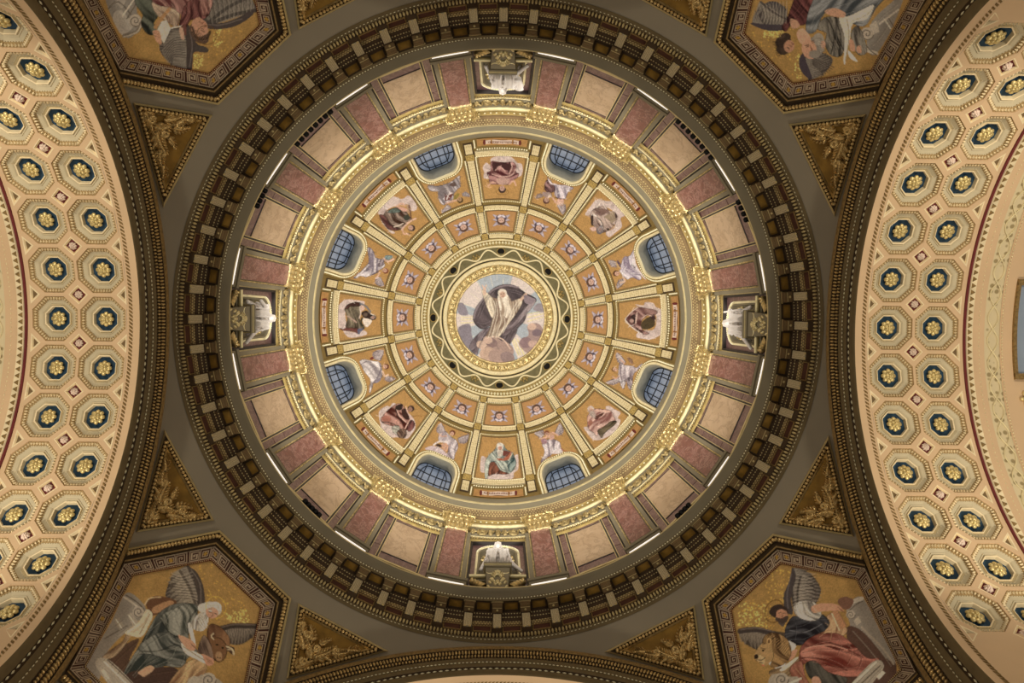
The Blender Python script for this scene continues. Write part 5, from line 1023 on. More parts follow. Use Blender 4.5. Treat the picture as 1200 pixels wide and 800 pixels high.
for k in range(16):
    a = PI / 16 + k * PI / 8
    t = tag(empty('pilaster', rotz(PO, a), (0, 0, a)), 'red marble pilaster with gilded capital, %s clockwise from the %s statue niche' % (ORD[k % 4], NICHE[k // 4]), 'pilaster', 'pilasters around the drum')
    put('shaft', shaft_me, t); put('bead_line', beads_me, put('backing', back_me, t), kind='stuff'); put('base', base_me, t); put('capital', cap_me, t)
    lo = rotz((10.2, 0, 27.3), a)
    t = tag(empty('light_strip', lo, (0, 0, a)), 'white light strip on the cornice before the %s pilaster clockwise from the %s niche' % (ORD[k % 4], NICHE[k // 4]), 'light', 'light strips at the pilaster feet')
    if k == 0:
        ls1 = mk(lambda b: b.box((-.04, -.7, 0), (.05, .7, .31)), 'housing', 'palegilt'); ls2 = mk(lambda b: b.tube([(-.05, -.69, .36), (-.05, .69, .36)], .036, 8), 'tube', 'light', True)
    put('housing', ls1, t); put('tube', ls2, t)

# ------------------------------------------------------------------ niches and statues
NO = (10.86, 0, 27.8)
def arch_pts(w, zs, n=12, z0=29.5): return [(-w, z0)] + [(-w * math.cos(t), zs + w * math.sin(t)) for t in np.linspace(0, PI, n)] + [(w, z0)]
ZS = 33.4
def recess(b):
    w, d = .84, .34; A = np.linspace(0, PI, 13); rows = []
    for z in np.linspace(29.45, ZS, 5): rows.append([(10.8 + d * math.sin(t), -w * math.cos(t), z) for t in A])
    for u in np.linspace(0, PI / 2, 6)[1:]: rows.append([(10.8 + d * math.sin(t) * math.cos(u), -w * math.cos(t) * math.cos(u), ZS + w * math.sin(u)) for t in A])
    b.grid(rows); b.box((10.5, -.9, 29.4), (11.7, .9, 29.46))
recess_me = mk(recess, 'recess', 'greywarm', True, NO)
def spandrel(b):
    o, i = [(-1.2, 29.5)] + [(-1.2 + 2.4 * u, 34.62) for u in np.linspace(0, 1, 12)] + [(1.2, 29.5)], arch_pts(.98, ZS)
    rows = [[(10.78, y, z) for y, z in o], [(10.78, y, z) for y, z in i]]; b.grid(rows)
span_me = mk(spandrel, 'spandrel', 'purple', off=NO)
def archivolt(b, w0, w1, x0, x1):
    b.grid([[(x1, y, z) for y, z in arch_pts(w1, ZS)], [(x0, y, z) for y, z in arch_pts(w1, ZS)], [(x0, y, z) for y, z in arch_pts(w0, ZS)], [(x1 + .05, y, z) for y, z in arch_pts(w0, ZS)]])
ar1 = mk(lambda b: archivolt(b, .90, 1.0, 10.72, 10.8), 'archivolt', 'cream', True, NO); ar2 = mk(lambda b: archivolt(b, .82, .90, 10.75, 10.9), 'inner_archivolt', 'greywarm', True, NO)
b = MB()
for y, z in arch_pts(.95, ZS, 34)[1:-1]: b.octa((10.7, y, z), (.04, 0, 0), (0, .05, 0), (0, 0, .05))
arb = b.mesh('bead_arch', M['bead'], False, NO)
def nframe(b):
    for s in (-1, 1): b.box((10.62, min(s * 1.2, s * 1.3), 29.0), (10.9, max(s * 1.2, s * 1.3), 34.72))
    b.box((10.62, -1.3, 34.6), (10.9, 1.3, 34.72))
nframe_me = mk(nframe, 'frame', 'dark', off=NO)
nframe2 = [mk(lambda b, s=s: b.box((10.6, min(s * 1.3, s * 1.37), 29.0), (10.9, max(s * 1.3, s * 1.37), 34.8)), 'outer_frame', 'palegilt', off=NO) for s in (-1, 1)]
def shell(b):
    for i in range(9):
        a = PI * (i + .5) / 9; c = math.cos(a); s_ = math.sin(a)
        L = [(11.08 - .12 * r, -.76 * c * r, ZS - .75 + 1.35 * s_ * r) for r in np.linspace(.2, 1, 6)]; b.tube(L, [.03 + .1 * r for r in np.linspace(.2, 1, 6)], 6)
    b.ell((11.05, 0, ZS - .7), (0, .2, 0), (0, 0, .2), (.1, 0, 0))
shell_me = mk(shell, 'shell', 'gold', True, NO)
sill_me = mk(lambda b: (b.box((10.42, -1.12, 29.32), (10.9, 1.12, 29.5)), b.box((10.48, -1.08, 29.16), (10.9, 1.08, 29.32)), b.box((10.36, -1.15, 29.44), (10.9, 1.15, 29.52))), 'sill', 'greywarm', off=NO)
sl2 = [mk(lambda b, s=s: b.tube([(10.37, s * .5, 29.36), (10.37, s * 1.16, 29.36)], .085, 8), 'sill_roll', 'goldline', True, NO) for s in (-1, 1)]
dado_me = mk(lambda b: b.box((10.7, -1.2, 27.9), (10.88, 1.2, 29.2)), 'dado', 'oxblood', off=NO)
def corbel(b):
    b.hexa([(10.3, -.4, 27.75), (10.85, -.4, 27.75), (10.85, .4, 27.75), (10.3, .4, 27.75), (10.06, -.5, 29.5), (10.85, -.5, 29.5), (10.85, .5, 29.5), (10.06, .5, 29.5)])
    b.box((10.0, -.55, 29.5), (10.85, .55, 29.62)); b.box((9.95, -.58, 29.72), (10.85, .58, 29.85))
corbel_me = mk(corbel, 'corbel', 'greywarm', off=NO); cb2 = [mk(lambda b, q=q: b.box(*q), 'corbel_fillet', 'goldline', off=NO) for q in (((9.97, -.565, 29.62), (10.85, .565, 29.72)), ((10.24, -.43, 27.7), (10.85, .43, 27.86)))]
def mask(b):
    def at(y, z, ly, lz, d=.06):
        x = 10.3 - .24 * (z - 27.75) / 1.75; b.ell((x, y, z), (0, ly[0], ly[1]), (0, lz[0], lz[1]), (-d, 0, 0), 8, 6)
    for i in range(7):
        a = math.radians(-60 + 20 * i + 90); at(.22 * math.cos(a), 28.5 + .55 * math.sin(a), (.05 * math.sin(a), -.05 * math.cos(a)), (.11 * math.cos(a), .3 * math.sin(a)), .08)
    for s in (-1, 1):
        for i in range(6):
            t = i / 5; at(s * (.1 + .26 * t), 28.15 + .5 * math.sin(PI * t) - .2 * t, (.06, 0), (s * .04, .14), .07)
        L = [(10.24 - .1, s * (.28 + .03 * q * math.cos(q)), 29.2 + .04 * q * math.sin(q)) for q in np.linspace(0, 6, 12)]; b.tube(L, .04, 5)
    at(0, 28.3, (.09, 0), (0, .2), .1); at(0, 29.15, (.12, 0), (0, .12), .07)
mask_me = mk(mask, 'gilded_relief', 'goldline', True, NO)
def scrolls(b, s):
    L = [(10.5, s * (.5 + .6 * u), 28.35 + .75 * u + .1 * math.sin(PI * u)) for u in np.linspace(0, 1, 9)]; b.tube(L, [.2 - .1 * u for u in np.linspace(0, 1, 9)], 6)
    for i in range(5): b.ell((10.42, s * (.55 + .12 * i), 28.55 + .14 * i), (0, .08, 0), (0, 0, .16), (-.08, 0, 0), 6, 5)
scr = [mk(lambda b, s=s: scrolls(b, s), 'side_scroll', 'gold', True, NO) for s in (-1, 1)]
SO = (10.42, 0, 29.85)
def capsule(b, p, q, r0, r1, n=6):
    p, q = np.array(p), np.array(q)
    for t in np.linspace(0, 1, n):
        r = r0 + (r1 - r0) * t; b.ell(p + (q - p) * t, (r, 0, 0), (0, r, 0), (0, 0, r), 10, 7)
def statue(kind):
    b = MB(); E_ = lambda c, r: b.ell(c, (r[0], 0, 0), (0, r[1], 0), (0, 0, r[2]), 14, 10)
    # seated: plinth-like skirts, lap, torso, shoulders, neck, head with brow, nose and beard
    E_((.14, 0, .45), (.34, .5, .5)); E_((.0, 0, 1.0), (.46, .58, .32)); E_((.1, 0, 1.75), (.27, .33, .75)); E_((.08, 0, 2.36), (.24, .36, .27)); E_((.05, 0, 2.72), (.12, .12, .25))
    E_((-.06, 0, 3.1), (.25, .21, .3)); E_((.04, 0, 3.17), (.24, .25, .28)); E_((-.3, 0, 3.08), (.08, .05, .1)); E_((-.22, 0, 2.84), (.15, .14, .2)); E_((-.25, 0, 3.2), (.07, .17, .05))
    for s in (-1, 1):
        capsule(b, (-.05, s * .22, 1.05), (-.46, s * .27, 1.14), .24, .21); capsule(b, (-.46, s * .27, 1.12), (-.38, s * .2, .15), .2, .13); E_((-.5, s * .2, .07), (.2, .1, .08))
    pose = {'tablet': ((.5, .56, 1.75), (.38, .5, 1.3)), 'rest': ((.52, .48, 1.7), (.36, .3, 1.22)), 'staff': ((.56, .5, 1.75), (.52, .34, 1.35)), 'scroll': ((.48, .6, 1.7), (.26, .5, 1.25))}[kind]
    for s in (-1, 1):
        i_ = 0 if s < 0 else 1; el = (.02, s * pose[0][i_], pose[0][2]); ha = (-.46, s * pose[1][i_], pose[1][2])
        capsule(b, (.06, s * .34, 2.4), el, .14, .12); capsule(b, el, ha, .125, .08); E_(ha, (.11, .075, .09))
        for f in range(4): capsule(b, (ha[0] - .06, ha[1] - s * .06 * (f - 1.5), ha[2] - .02), (ha[0] - .2, ha[1] - s * .065 * (f - 1.5), ha[2] - .1), .036, .028, 4)
        capsule(b, (ha[0] - .02, ha[1] - s * .1, ha[2] + .02), (ha[0] - .12, ha[1] - s * .15, ha[2] + .0), .035, .03, 4)
    r_ = random.Random(len(kind))
    for i in range(6):           # mantle folds over chest, lap and shins, deep enough to shade each other
        y = -.3 + i * .12 + r_.uniform(-.03, .03); capsule(b, (-.12 - .05 * (i % 2), y * .5, 2.5), (-.26 + r_.uniform(-.05, .05), y * 1.0 + .16, 1.3), .05, .09, 10)
        y = -.46 + i * .18 + r_.uniform(-.03, .03); capsule(b, (-.62, y * .85, 1.2), (-.46, y * 1.05 + r_.uniform(-.08, .08), .1), .065, .05, 10)
    for i in range(4): capsule(b, (-.3, -.5 + .05 * i, 1.36 - .06 * i), (-.52, .45 - .06 * i, 1.2 - .2 * i), .06, .06, 12)
    for sd in (-1, 1):
        for i in range(4): capsule(b, (.02, sd * (.3 + .04 * i), 2.5 - .12 * i), (-.2 + .05 * i, sd * (.52 + .06 * i), .9 - .2 * i), .08, .09, 12)
    side = -1 if kind in ('rest', 'scroll') else 1
    for i in range(5): capsule(b, (.05, side * (.46 + .03 * i), 2.0 - .15 * i), (-.3 + .06 * i, side * (.62 + .09 * i), .12), .1, .085, 12)
    if kind == 'tablet':
        for z in np.linspace(.95, 2.1, 9):
            for x in (-.4, -.28): E_((x, .58 + (z - .95) * .12, z), (.08, .2, .09))
    if kind == 'staff': capsule(b, (-.55, -.58, .05), (-.4, -.5, 2.7), .05, .05, 24)
    if kind == 'scroll': capsule(b, (-.52, .4, 1.35), (-.55, .72, .45), .1, .09, 10)
    me = b.mesh('statue', M['white'], True); return me
POSE = ['staff', 'rest', 'scroll', 'tablet']
DESC = ['white marble seated statue with a slender staff, in the right niche', 'white marble seated statue with a trailing mantle, in the bottom niche', 'white marble seated statue with a hanging scroll, in the left niche', 'white marble seated statue holding stone tablets, in the top niche']
for k in range(4):
    a = k * PI / 2
    t = tag(empty('niche', rotz(NO, a), (0, 0, a)), 'arched statue niche with gilded shell and corbel at the %s of the drum' % NICHE[k], 'niche', 'statue niches of the drum')
    for n_, m_ in (('recess', recess_me), ('spandrel', span_me), ('archivolt', ar1), ('inner_archivolt', ar2), ('shell', shell_me), ('dado', dado_me)): put(n_, m_, t)
    f = put('frame', nframe_me, t); q = put('sill', sill_me, t); c_ = put('corbel', corbel_me, t)
    for i in (0, 1): put('outer_frame', nframe2[i], f); put('sill_roll', sl2[i], q); put('side_scroll', scr[i], c_)
    put('corbel_fillet', cb2[0], c_); put('corbel_fillet', cb2[1], c_); put('gilded_relief', mask_me, c_); put('bead_arch', arb, f, kind='stuff')
    s = tag(put('statue', statue(POSE[k]), None, rotz(SO, a), (0, 0, a)), DESC[k], 'statue', 'marble statues in the niches')
    rm = s.modifiers.new('skin', 'REMESH'); rm.mode = 'VOXEL'; rm.voxel_size = 0.028; rm.use_smooth_shade = True

# ------------------------------------------------------------------ main cornice with brackets
trim1 = structure('trim_main', mk(lambda b: revolve(b, [(11.25, 25.22), (11.2, 25.3), (11.15, 25.36), (11.13, 25.4)], 256), 'trim_main', 'archband', True))
ring('egg_bed', [(11.13, 25.4), (11.1, 25.42), (11.0, 25.5)], 'umberdk', trim1)
ring('frieze_wall', [(11.02, 25.48), (11.0, 26.45)], 'umber', trim1)
ring('bed_moulding', [(11.0, 26.44), (10.96, 26.48), (10.95, 26.66), (10.9, 26.7), (10.9, 26.86), (10.84, 26.9), (10.84, 27.05)], 'umberdk', trim1)
ring('soffit', [(10.9, 27.05), (10.44, 27.05)], 'umber', trim1)
ring('corona', [(10.46, 27.06), (10.44, 26.93), (10.4, 26.95), (10.39, 27.02), (10.34, 27.06)], 'archband', trim1)
ring('fascia', [(10.345, 27.06), (10.3, 27.1), (10.16, 27.16), (10.05, 27.2), (10.05, 27.28), (10.1, 27.3), (10.92, 27.3)], 'greywarm', trim1)
ring('ledge_line', [(10.06, 27.22), (10.03, 27.24), (10.03, 27.28), (10.06, 27.3)], 'palegilt', trim1)
b = MB(); ring_beads(b, 11.06, 25.44, 560, .042, .085, .08, 0, True); put('egg_row', b.mesh('egg_row', M['palegilt']), trim1, kind='stuff')
b = MB(); ring_beads(b, 11.17, 25.34, 500, .045, .018, .02); ring_beads(b, 10.37, 27.03, 560, .04, .03, .03); put('bead_rows', b.mesh('bead_rows', M['bead']), trim1, kind='stuff')
b = MB(); ring_beads(b, 10.985, 26.22, 640, .05, .02, .07); ring_beads(b, 10.985, 26.36, 640, .05, .02, .07, .0049); ring_beads(b, 10.99, 26.04, 640, .045, .03, .03, .004); ring_beads(b, 10.93, 26.64, 640, .04, .03, .025); ring_beads(b, 10.88, 26.85, 640, .035, .03, .02); put('frieze_beads', b.mesh('frieze_beads', M['palegilt']), trim1, kind='stuff')
BO = (11.0, 0, 25.55)
br_me = mk(lambda b: (b.box((10.86, -.175, 25.5), (11.02, .175, 26.78)), b.box((10.8, -.19, 26.7), (11.0, .19, 26.8))), 'bracket', 'umberdk', off=BO)
pl_me = mk(lambda b: b.hexa([(10.82, -.145, 25.6), (10.9, -.145, 25.6), (10.9, .145, 25.6), (10.82, .145, 25.6), (10.82, -.145, 26.72), (10.9, -.145, 26.72), (10.9, .145, 26.72), (10.82, .145, 26.72)]), 'face_plate', 'plate', off=BO)
cp_me = mk(lambda b: (b.box((10.46, -.2, 26.84), (10.95, .2, 27.05)), b.box((10.52, -.17, 26.78), (10.95, .17, 26.84))), 'bracket_cap', 'umber', off=BO)
def capl(b):
    b.box((10.44, -.22, 26.93), (10.5, .22, 26.98)); b.box((10.62, -.175, 26.765), (10.64, .175, 26.79))
    b.ell((10.72, 0, 26.77), (.05, 0, 0), (0, .05, 0), (0, 0, .03), 6, 4); b.ell((10.83, -.09, 25.6), (.03, 0, 0), (0, .05, 0), (0, 0, .07), 6, 4); b.ell((10.83, .09, 25.6), (.03, 0, 0), (0, .05, 0), (0, 0, .07), 6, 4)
cl_me = mk(capl, 'gilding', 'palegilt', off=BO)
def coff(b):
    for y0, y1 in ((-.28, -.24), (.24, .28)): b.box((10.46, y0, 26.95), (10.82, y1, 27.06))
    for x0, x1 in ((10.46, 10.5), (10.78, 10.82)): b.box((x0, -.24, 26.95), (x1, .24, 27.06))
CO = (10.65, 0, 27.05)
cf_me = mk(coff, 'coffer', 'umberdk', off=CO); cfp = mk(lambda b: b.add([(10.5, -.24, 27.0), (10.78, -.24, 27.0), (10.78, .24, 27.0), (10.5, .24, 27.0), (10.64, 0, 26.985)], [(0, 1, 4), (1, 2, 4), (2, 3, 4), (3, 0, 4)]), 'coffer_panel', 'ochre', off=CO)
fp_me = mk(lambda b: (b.box((10.975, -.29, 25.58), (11.0, .29, 25.95))), 'frieze_panel', 'oxblood', off=(11.0, 0, 25.75))
fl_me = mk(lambda b: (b.box((10.96, -.33, 25.96), (11.0, .33, 26.0)), b.box((10.96, -.33, 25.53), (11.0, .33, 25.57)), b.box((10.96, -.33, 25.57), (11.0, -.3, 25.96)), b.box((10.96, .3, 25.57), (11.0, .33, 25.96))), 'panel_edge', 'ornament', off=(11.0, 0, 25.75))
for k in range(64):
    a = k * PI / 32; r = put('bracket', br_me, trim1, rotz(BO, a), (0, 0, a)); put('face_plate', pl_me, r); put('bracket_cap', cp_me, r); put('gilding', cl_me, r)
    a += PI / 64; r = put('coffer', cf_me, trim1, rotz(CO, a), (0, 0, a)); put('coffer_panel', cfp, r)
    r = put('frieze_panel', fp_me, trim1, rotz((11.0, 0, 25.75), a), (0, 0, a)); put('panel_edge', fl_me, r)

# ------------------------------------------------------------------ spotlights on the ledge
def lamp_body(b):
    A = np.linspace(0, 2 * PI, 12, endpoint=False); d = np.array([-.75, 0, .66]); u = np.array([.66, 0, .75]); v = np.array([0, 1.0, 0]); c = np.array([0, 0, .5])
    b.grid([[c + d * t + (u * math.cos(q) + v * math.sin(q)) * r for q in A] for t, r in ((-.1, .001), (-.1, .05), (-.05, .085), (.0, .1), (.07, .1), (.1, .09), (.1, .07))], close_v=True)
def lamp_lens(b):
    A = np.linspace(0, 2 * PI, 12, endpoint=False); d = np.array([-.75, 0, .66]); u = np.array([.66, 0, .75]); v = np.array([0, 1.0, 0]); c = np.array([0, 0, .5]) + d * .09
    b.add([c + (u * math.cos(q) + v * math.sin(q)) * .085 for q in A], [tuple(range(12))])
def lamp_yoke(b):
    b.tube([(.06, 0, 0), (.06, 0, .34)], .016, 6); b.tube([(.03, -.1, .5), (.06, -.1, .34), (.06, .1, .34), (.03, .1, .5)], .012, 5); b.box((-.06, -.06, 0), (.12, .06, .025))
lb, ll, ly = mk(lamp_body, 'housing', 'black', True), mk(lamp_lens, 'lens', 'lens'), mk(lamp_yoke, 'yoke', 'black')
for n, a0, a1, where in ((8, 220.6, 230.4, 'eight at upper left'), (8, 311.0, 321.4, 'eight at upper right'), (4, 332.7, 336.8, 'four at right'), (4, 204.9, 208.5, 'four at left'), (5, 132.6, 136.8, 'five at lower left'), (4, 43.6, 46.9, 'four at lower right')):
    for i in range(n):
        a = math.radians(a0 + (a1 - a0) * i / (n - 1))
        t = tag(empty('spotlight', rotz((10.16, 0, 27.3), a), (0, 0, a)), 'black spotlight, %s clockwise in the row of %s' % (ORDS[i], where), 'spotlight', 'spotlights, row of ' + where)
        put('lens', ll, put('housing', lb, t)); put('yoke', ly, t)

# ------------------------------------------------------------------ pendentives
CS = np.array([0, 0, HA])
def on_sphere(px, py, off=0.0):
    d = ray(px, py); o = CAM - CS; r = RS - off; bq = o @ d; t = -bq + math.sqrt(bq * bq - (o @ o - r * r)); return CAM + d * t
SIDE = {(1, 1): 'lower right', (-1, 1): 'lower left', (-1, -1): 'upper left', (1, -1): 'upper right'}
psi0 = math.asin(11.19 / RS)
for (sx, sy), nm in SIDE.items():
    rows = []
    for al in np.linspace(0.0, PI / 2, 91):
        rm = min(XP / max(math.cos(al), 1e-6), XP / max(math.sin(al), 1e-6), 15.1); ps_ = np.linspace(psi0, math.asin(min(rm / RS, 1)), 40)
        rows.append([(sx * RS * math.sin(p) * math.cos(al), sy * RS * math.sin(p) * math.sin(al), HA + RS * math.cos(p)) for p in ps_])
    b = MB(); b.grid(rows); structure('wall_pendentive_' + nm.replace(' ', '_'), b.mesh('wall_pendentive', M['pendent'], True))
def offset(poly, d):
    """move each side i (from vertex i to i+1) outward by d[i]; the polygon runs so that outward is to the left of travel in the picture frame below"""
    p = np.asarray(poly, float); n = len(p); out = []
    cen = p.mean(0); lines = []
    for i in range(n):
        a, b_ = p[i], p[(i + 1) % n]; e = (b_ - a) / np.linalg.norm(b_ - a); nn = np.array([-e[1], e[0]])
        if nn @ (a - cen) < 0: nn = -nn
        lines.append((a + nn * d[i], e))
    for i in range(n):
        (a, e), (c_, f) = lines[i - 1], lines[i]; m_ = np.array([e, -f]).T; t = np.linalg.solve(m_, c_ - a); out.append(a + e * t[0])
    return np.array(out)
def inside(poly, X, Y):
    p = np.asarray(poly); q = np.roll(p, -1, 0); r = np.zeros(X.shape, bool)
    for (x0, y0), (x1, y1) in zip(p, q):
        if y0 == y1: continue
        r ^= ((y0 <= Y) != (y1 <= Y)) & (X < x0 + (Y - y0) / (y1 - y0) * (x1 - x0))
    return r
# the hexagon of the lower left pendentive, as seen; the other three are its mirror images in the room
HEX = np.array([(156.3, 674.4), (247.2, 656.6), (305.3, 711.9), (285.5, 802.5), (180.0, 862.0), (101.0, 781.0)])
#        sides: A-B (to ring's corner), B-C (along the ring), C-D, D-E (along the lower arch), E-F, F-A (along the left arch)
def dist(full, arch): return [full, full, full, arch, full, arch]
LEV = [HEX, offset(HEX, dist(2.6, 2.6)), offset(HEX, dist(15.5, 15.5)), offset(HEX, dist(18, 17)), offset(HEX, dist(24, 18.5)), offset(HEX, dist(30.5, 20)), offset(HEX, dist(33, 21))]
def side_strip(mb, A, B, oa, ob, flip, n=24, mat=0, skip=()):
    N = len(A)
    for i in range(N):
        if i in skip: continue
        j = (i + 1) % N
        mb.grid([[flip(on_sphere(*(A[i] * (1 - t) + A[j] * t), oa)), flip(on_sphere(*(B[i] * (1 - t) + B[j] * t), ob))] for t in np.linspace(0, 1, n)], mat)
def lumps(mb, A, flip, step, size, off, skip=(), tall=1.0):
    N = len(A)
    for i in range(N):
        if i in skip: continue
        a, b_ = A[i], A[(i + 1) % N]; L = np.linalg.norm(b_ - a); n = max(int(L / step), 1)
        for t in (np.arange(n) + .5) / n:
            c = flip(on_sphere(*(a * (1 - t) + b_ * t), off)); d = flip(on_sphere(*(a * (1 - t) + b_ * t + (b_ - a) / L), off)) - c; d /= np.linalg.norm(d)
            nn = (c - CS) / np.linalg.norm(c - CS); u = np.cross(nn, d); mb.ell(c, d * size, u * size * tall, nn * size, 6, 4)
EV = {(-1, 1): ('BL', 'mosaic of a white-bearded winged writer in grey-blue with an ox on gold, lower left'), (1, 1): ('BR', 'mosaic of a dark-bearded writer in black and rose with a lion on gold, lower right'),
      (-1, -1): ('TL', 'mosaic of a haloed winged figure in rose holding a book on gold, upper left'), (1, -1): ('TR', 'mosaic of a curly-haired angel and a bald writer in grey on gold, upper right')}
gx, gy = np.arange(99, 309, 0.9), np.arange(653, 866, 0.9); GX, GY = np.meshgrid(gx, gy, indexing='ij')
BASE = np.array([[on_sphere(x, y, 0.02) for y in gy] for x in gx])
KEEP = inside(offset(HEX, [1.2] * 6), (GX[:-1, :-1] + GX[1:, 1:]) / 2, (GY[:-1, :-1] + GY[1:, 1:]) / 2)
for (sx, sy), (key, lab) in EV.items():
    fl = np.array([-sx, sy, 1.0]); flip = lambda v: np.asarray(v) * fl
    loc = tuple(float(x) for x in flip(on_sphere(210, 750)))
    t = tag(empty('evangelist_mosaic', loc), lab, 'mosaic', 'evangelist mosaics of the pendentives')
    painted('picture', BASE * fl, KEEP, PIC[key], t, loc, gain=1.6)
    # key border, pigment set vertex by vertex
    A, B = LEV[1], LEV[2]; V_, F_, C_ = [], [], []; nb = 0; nw = 15
    for i in range(6):
        j = (i + 1) % 6; L = np.linalg.norm(A[j] - A[i]); n = int(L / 0.85); Wd = 12.9
        for ti in range(n + 1):
            tt = ti / n
            for wi in range(nw):
                w = wi / (nw - 1); p = (A[i] * (1 - tt) + A[j] * tt) * (1 - w) + (B[i] * (1 - tt) + B[j] * tt) * w
                V_.append(flip(on_sphere(p[0], p[1], 0.03))); C_.append(key_colour((tt - .5) * L / Wd + 300.5, w) * 1.2)
        for ti in range(n):
            for wi in range(nw - 1):
                q = nb + ti * nw + wi; F_.append((q, q + nw, q + nw + 1, q + 1))
        nb += (n + 1) * nw
    me = bpy.data.meshes.new('key_border'); me.from_pydata((np.array(V_) - np.array(loc)).tolist(), [], F_)
    col = np.ones((len(V_), 4)); col[:, :3] = np.array(C_); at = me.color_attributes.new('pigment', 'FLOAT_COLOR', 'POINT'); at.data.foreach_set('color', col.ravel()); me.materials.append(M['pic'])
    put('key_border', me, t)
    b = MB(); side_strip(b, LEV[0], LEV[1], .07, .05, flip); rf = put('red_fillet', b.mesh('red_fillet', M['wine'], False, loc), t)
    b = MB(); side_strip(b, LEV[2], LEV[3], .05, .14, flip); side_strip(b, LEV[3], LEV[4], .14, .10, flip); put('inner_moulding', b.mesh('inner_moulding', M['archdark'], False, loc), t)
    for sk in ((3, 4, 5), (0, 1, 2, 3, 5)):
        b = MB(); side_strip(b, LEV[4], LEV[5], .10, .2, flip, skip=sk); eb = put('egg_bed', b.mesh('egg_bed', M['umberdk'], False, loc), t)
        b = MB(); side_strip(b, LEV[5], LEV[6], .22, .1, flip, skip=sk); put('outer_edge', b.mesh('outer_edge', M['palegilt'], False, loc), t)
        b = MB(); lumps(b, (LEV[4] + LEV[5]) / 2, flip, 4.0, .062, .2, sk, 1.35); put('egg_row', b.mesh('egg_row', M['bronze'], True, loc), eb, kind='stuff')
        b = MB(); side_strip(b, LEV[3], LEV[3] * .7 + LEV[4] * .3, .15, .15, flip, skip=sk); put('gilt_line', b.mesh('gilt_line', M['ornament'], False, loc), t)
    b = MB(); lumps(b, (LEV[0] + LEV[1]) / 2, flip, 2.4, .022, .075); put('bead_row', b.mesh('bead_row', M['palegilt'], False, loc), rf, kind='stuff')
# gilded triangular reliefs: eight mirror images of one
TRI = np.array([(193.0, 503.0), (251.0, 609.5), (160.0, 623.5)])
TL_ = [TRI, offset(TRI, [-2.2] * 3), offset(TRI, [-7.5] * 3), offset(TRI, [-10] * 3)]
b3 = TRI.mean(0)
LEAF = []; SCROLLS = []
def frond(x, y, ang, L, n=5, w=.34, curl=0.0):
    """an acanthus frond: a curved midrib with paired lobes that shorten towards the tip"""
    p = np.array([x, y], float); a = math.radians(ang); mid = [p.copy()]
    for i in range(n):
        e = np.array([math.cos(a), math.sin(a)]); nn = np.array([-e[1], e[0]]); q = 1 - 0.65 * i / n
        for s in (-1, 1):
            ax = e * .75 + nn * s * .66; LEAF.append((p + ax * L * .26 * q, ax, L * .27 * q, L * .27 * w * q))
        p = p + e * L / n; a += math.radians(curl); mid.append(p.copy())
    LEAF.append((p, np.array([math.cos(a), math.sin(a)]), L * .16, L * .08)); SCROLLS.append(mid)
def spiral(x, y, r, turns, a0): SCROLLS.append([np.array([x + r * (1 - .8 * t) * math.cos(a0 + t * turns * 2 * PI), y + r * (1 - .8 * t) * math.sin(a0 + t * turns * 2 * PI)]) for t in np.linspace(0, 1, 16)])
for f_ in ((172, 613, -52, 26, 6, .4, -6), (184, 596, -20, 24, 6, .4, 12), (186, 590, -78, 26, 6, .4, 5), (190, 570, -98, 22, 6, .38, 6), (196, 603, 5, 22, 5, .36, 4), (200, 584, -40, 14, 4, .42, -14), (193, 552, -80, 15, 4, .36, -8), (206, 596, -30, 18, 5, .36, 14), (186, 578, -130, 9, 3, .45, 10), (214, 605, -10, 17, 5, .34, 4)): frond(*f_)
spiral(181, 603, 5, 1.6, 0.5); spiral(197, 588, 4.5, 1.5, 2.0); spiral(193, 566, 3.5, 1.5, 4.0); spiral(214, 598, 4.5, 1.6, 1.0); spiral(226, 605, 3, 1.5, 3.0)
for cx, cy, n, r in ((212, 599, 6, 4), (196, 542, 6, 3), (178, 610, 6, 3.5), (230, 606, 5, 2.5)):
    for k in range(n):
        a = 2 * PI * k / n; LEAF.append((np.array([cx + r * .6 * math.cos(a), cy + r * .6 * math.sin(a)]), np.array([math.cos(a), math.sin(a)]), r * .55, r * .32))
TNAME = {(-1, 1, 0): 'beside the left arch, below centre', (-1, 1, 1): 'above the bottom arch, left of centre', (1, 1, 0): 'beside the right arch, below centre', (1, 1, 1): 'above the bottom arch, right of centre',
         (-1, -1, 0): 'beside the left arch, above centre', (-1, -1, 1): 'at the top edge, left of centre', (1, -1, 0): 'beside the right arch, above centre', (1, -1, 1): 'at the top edge, right of centre'}
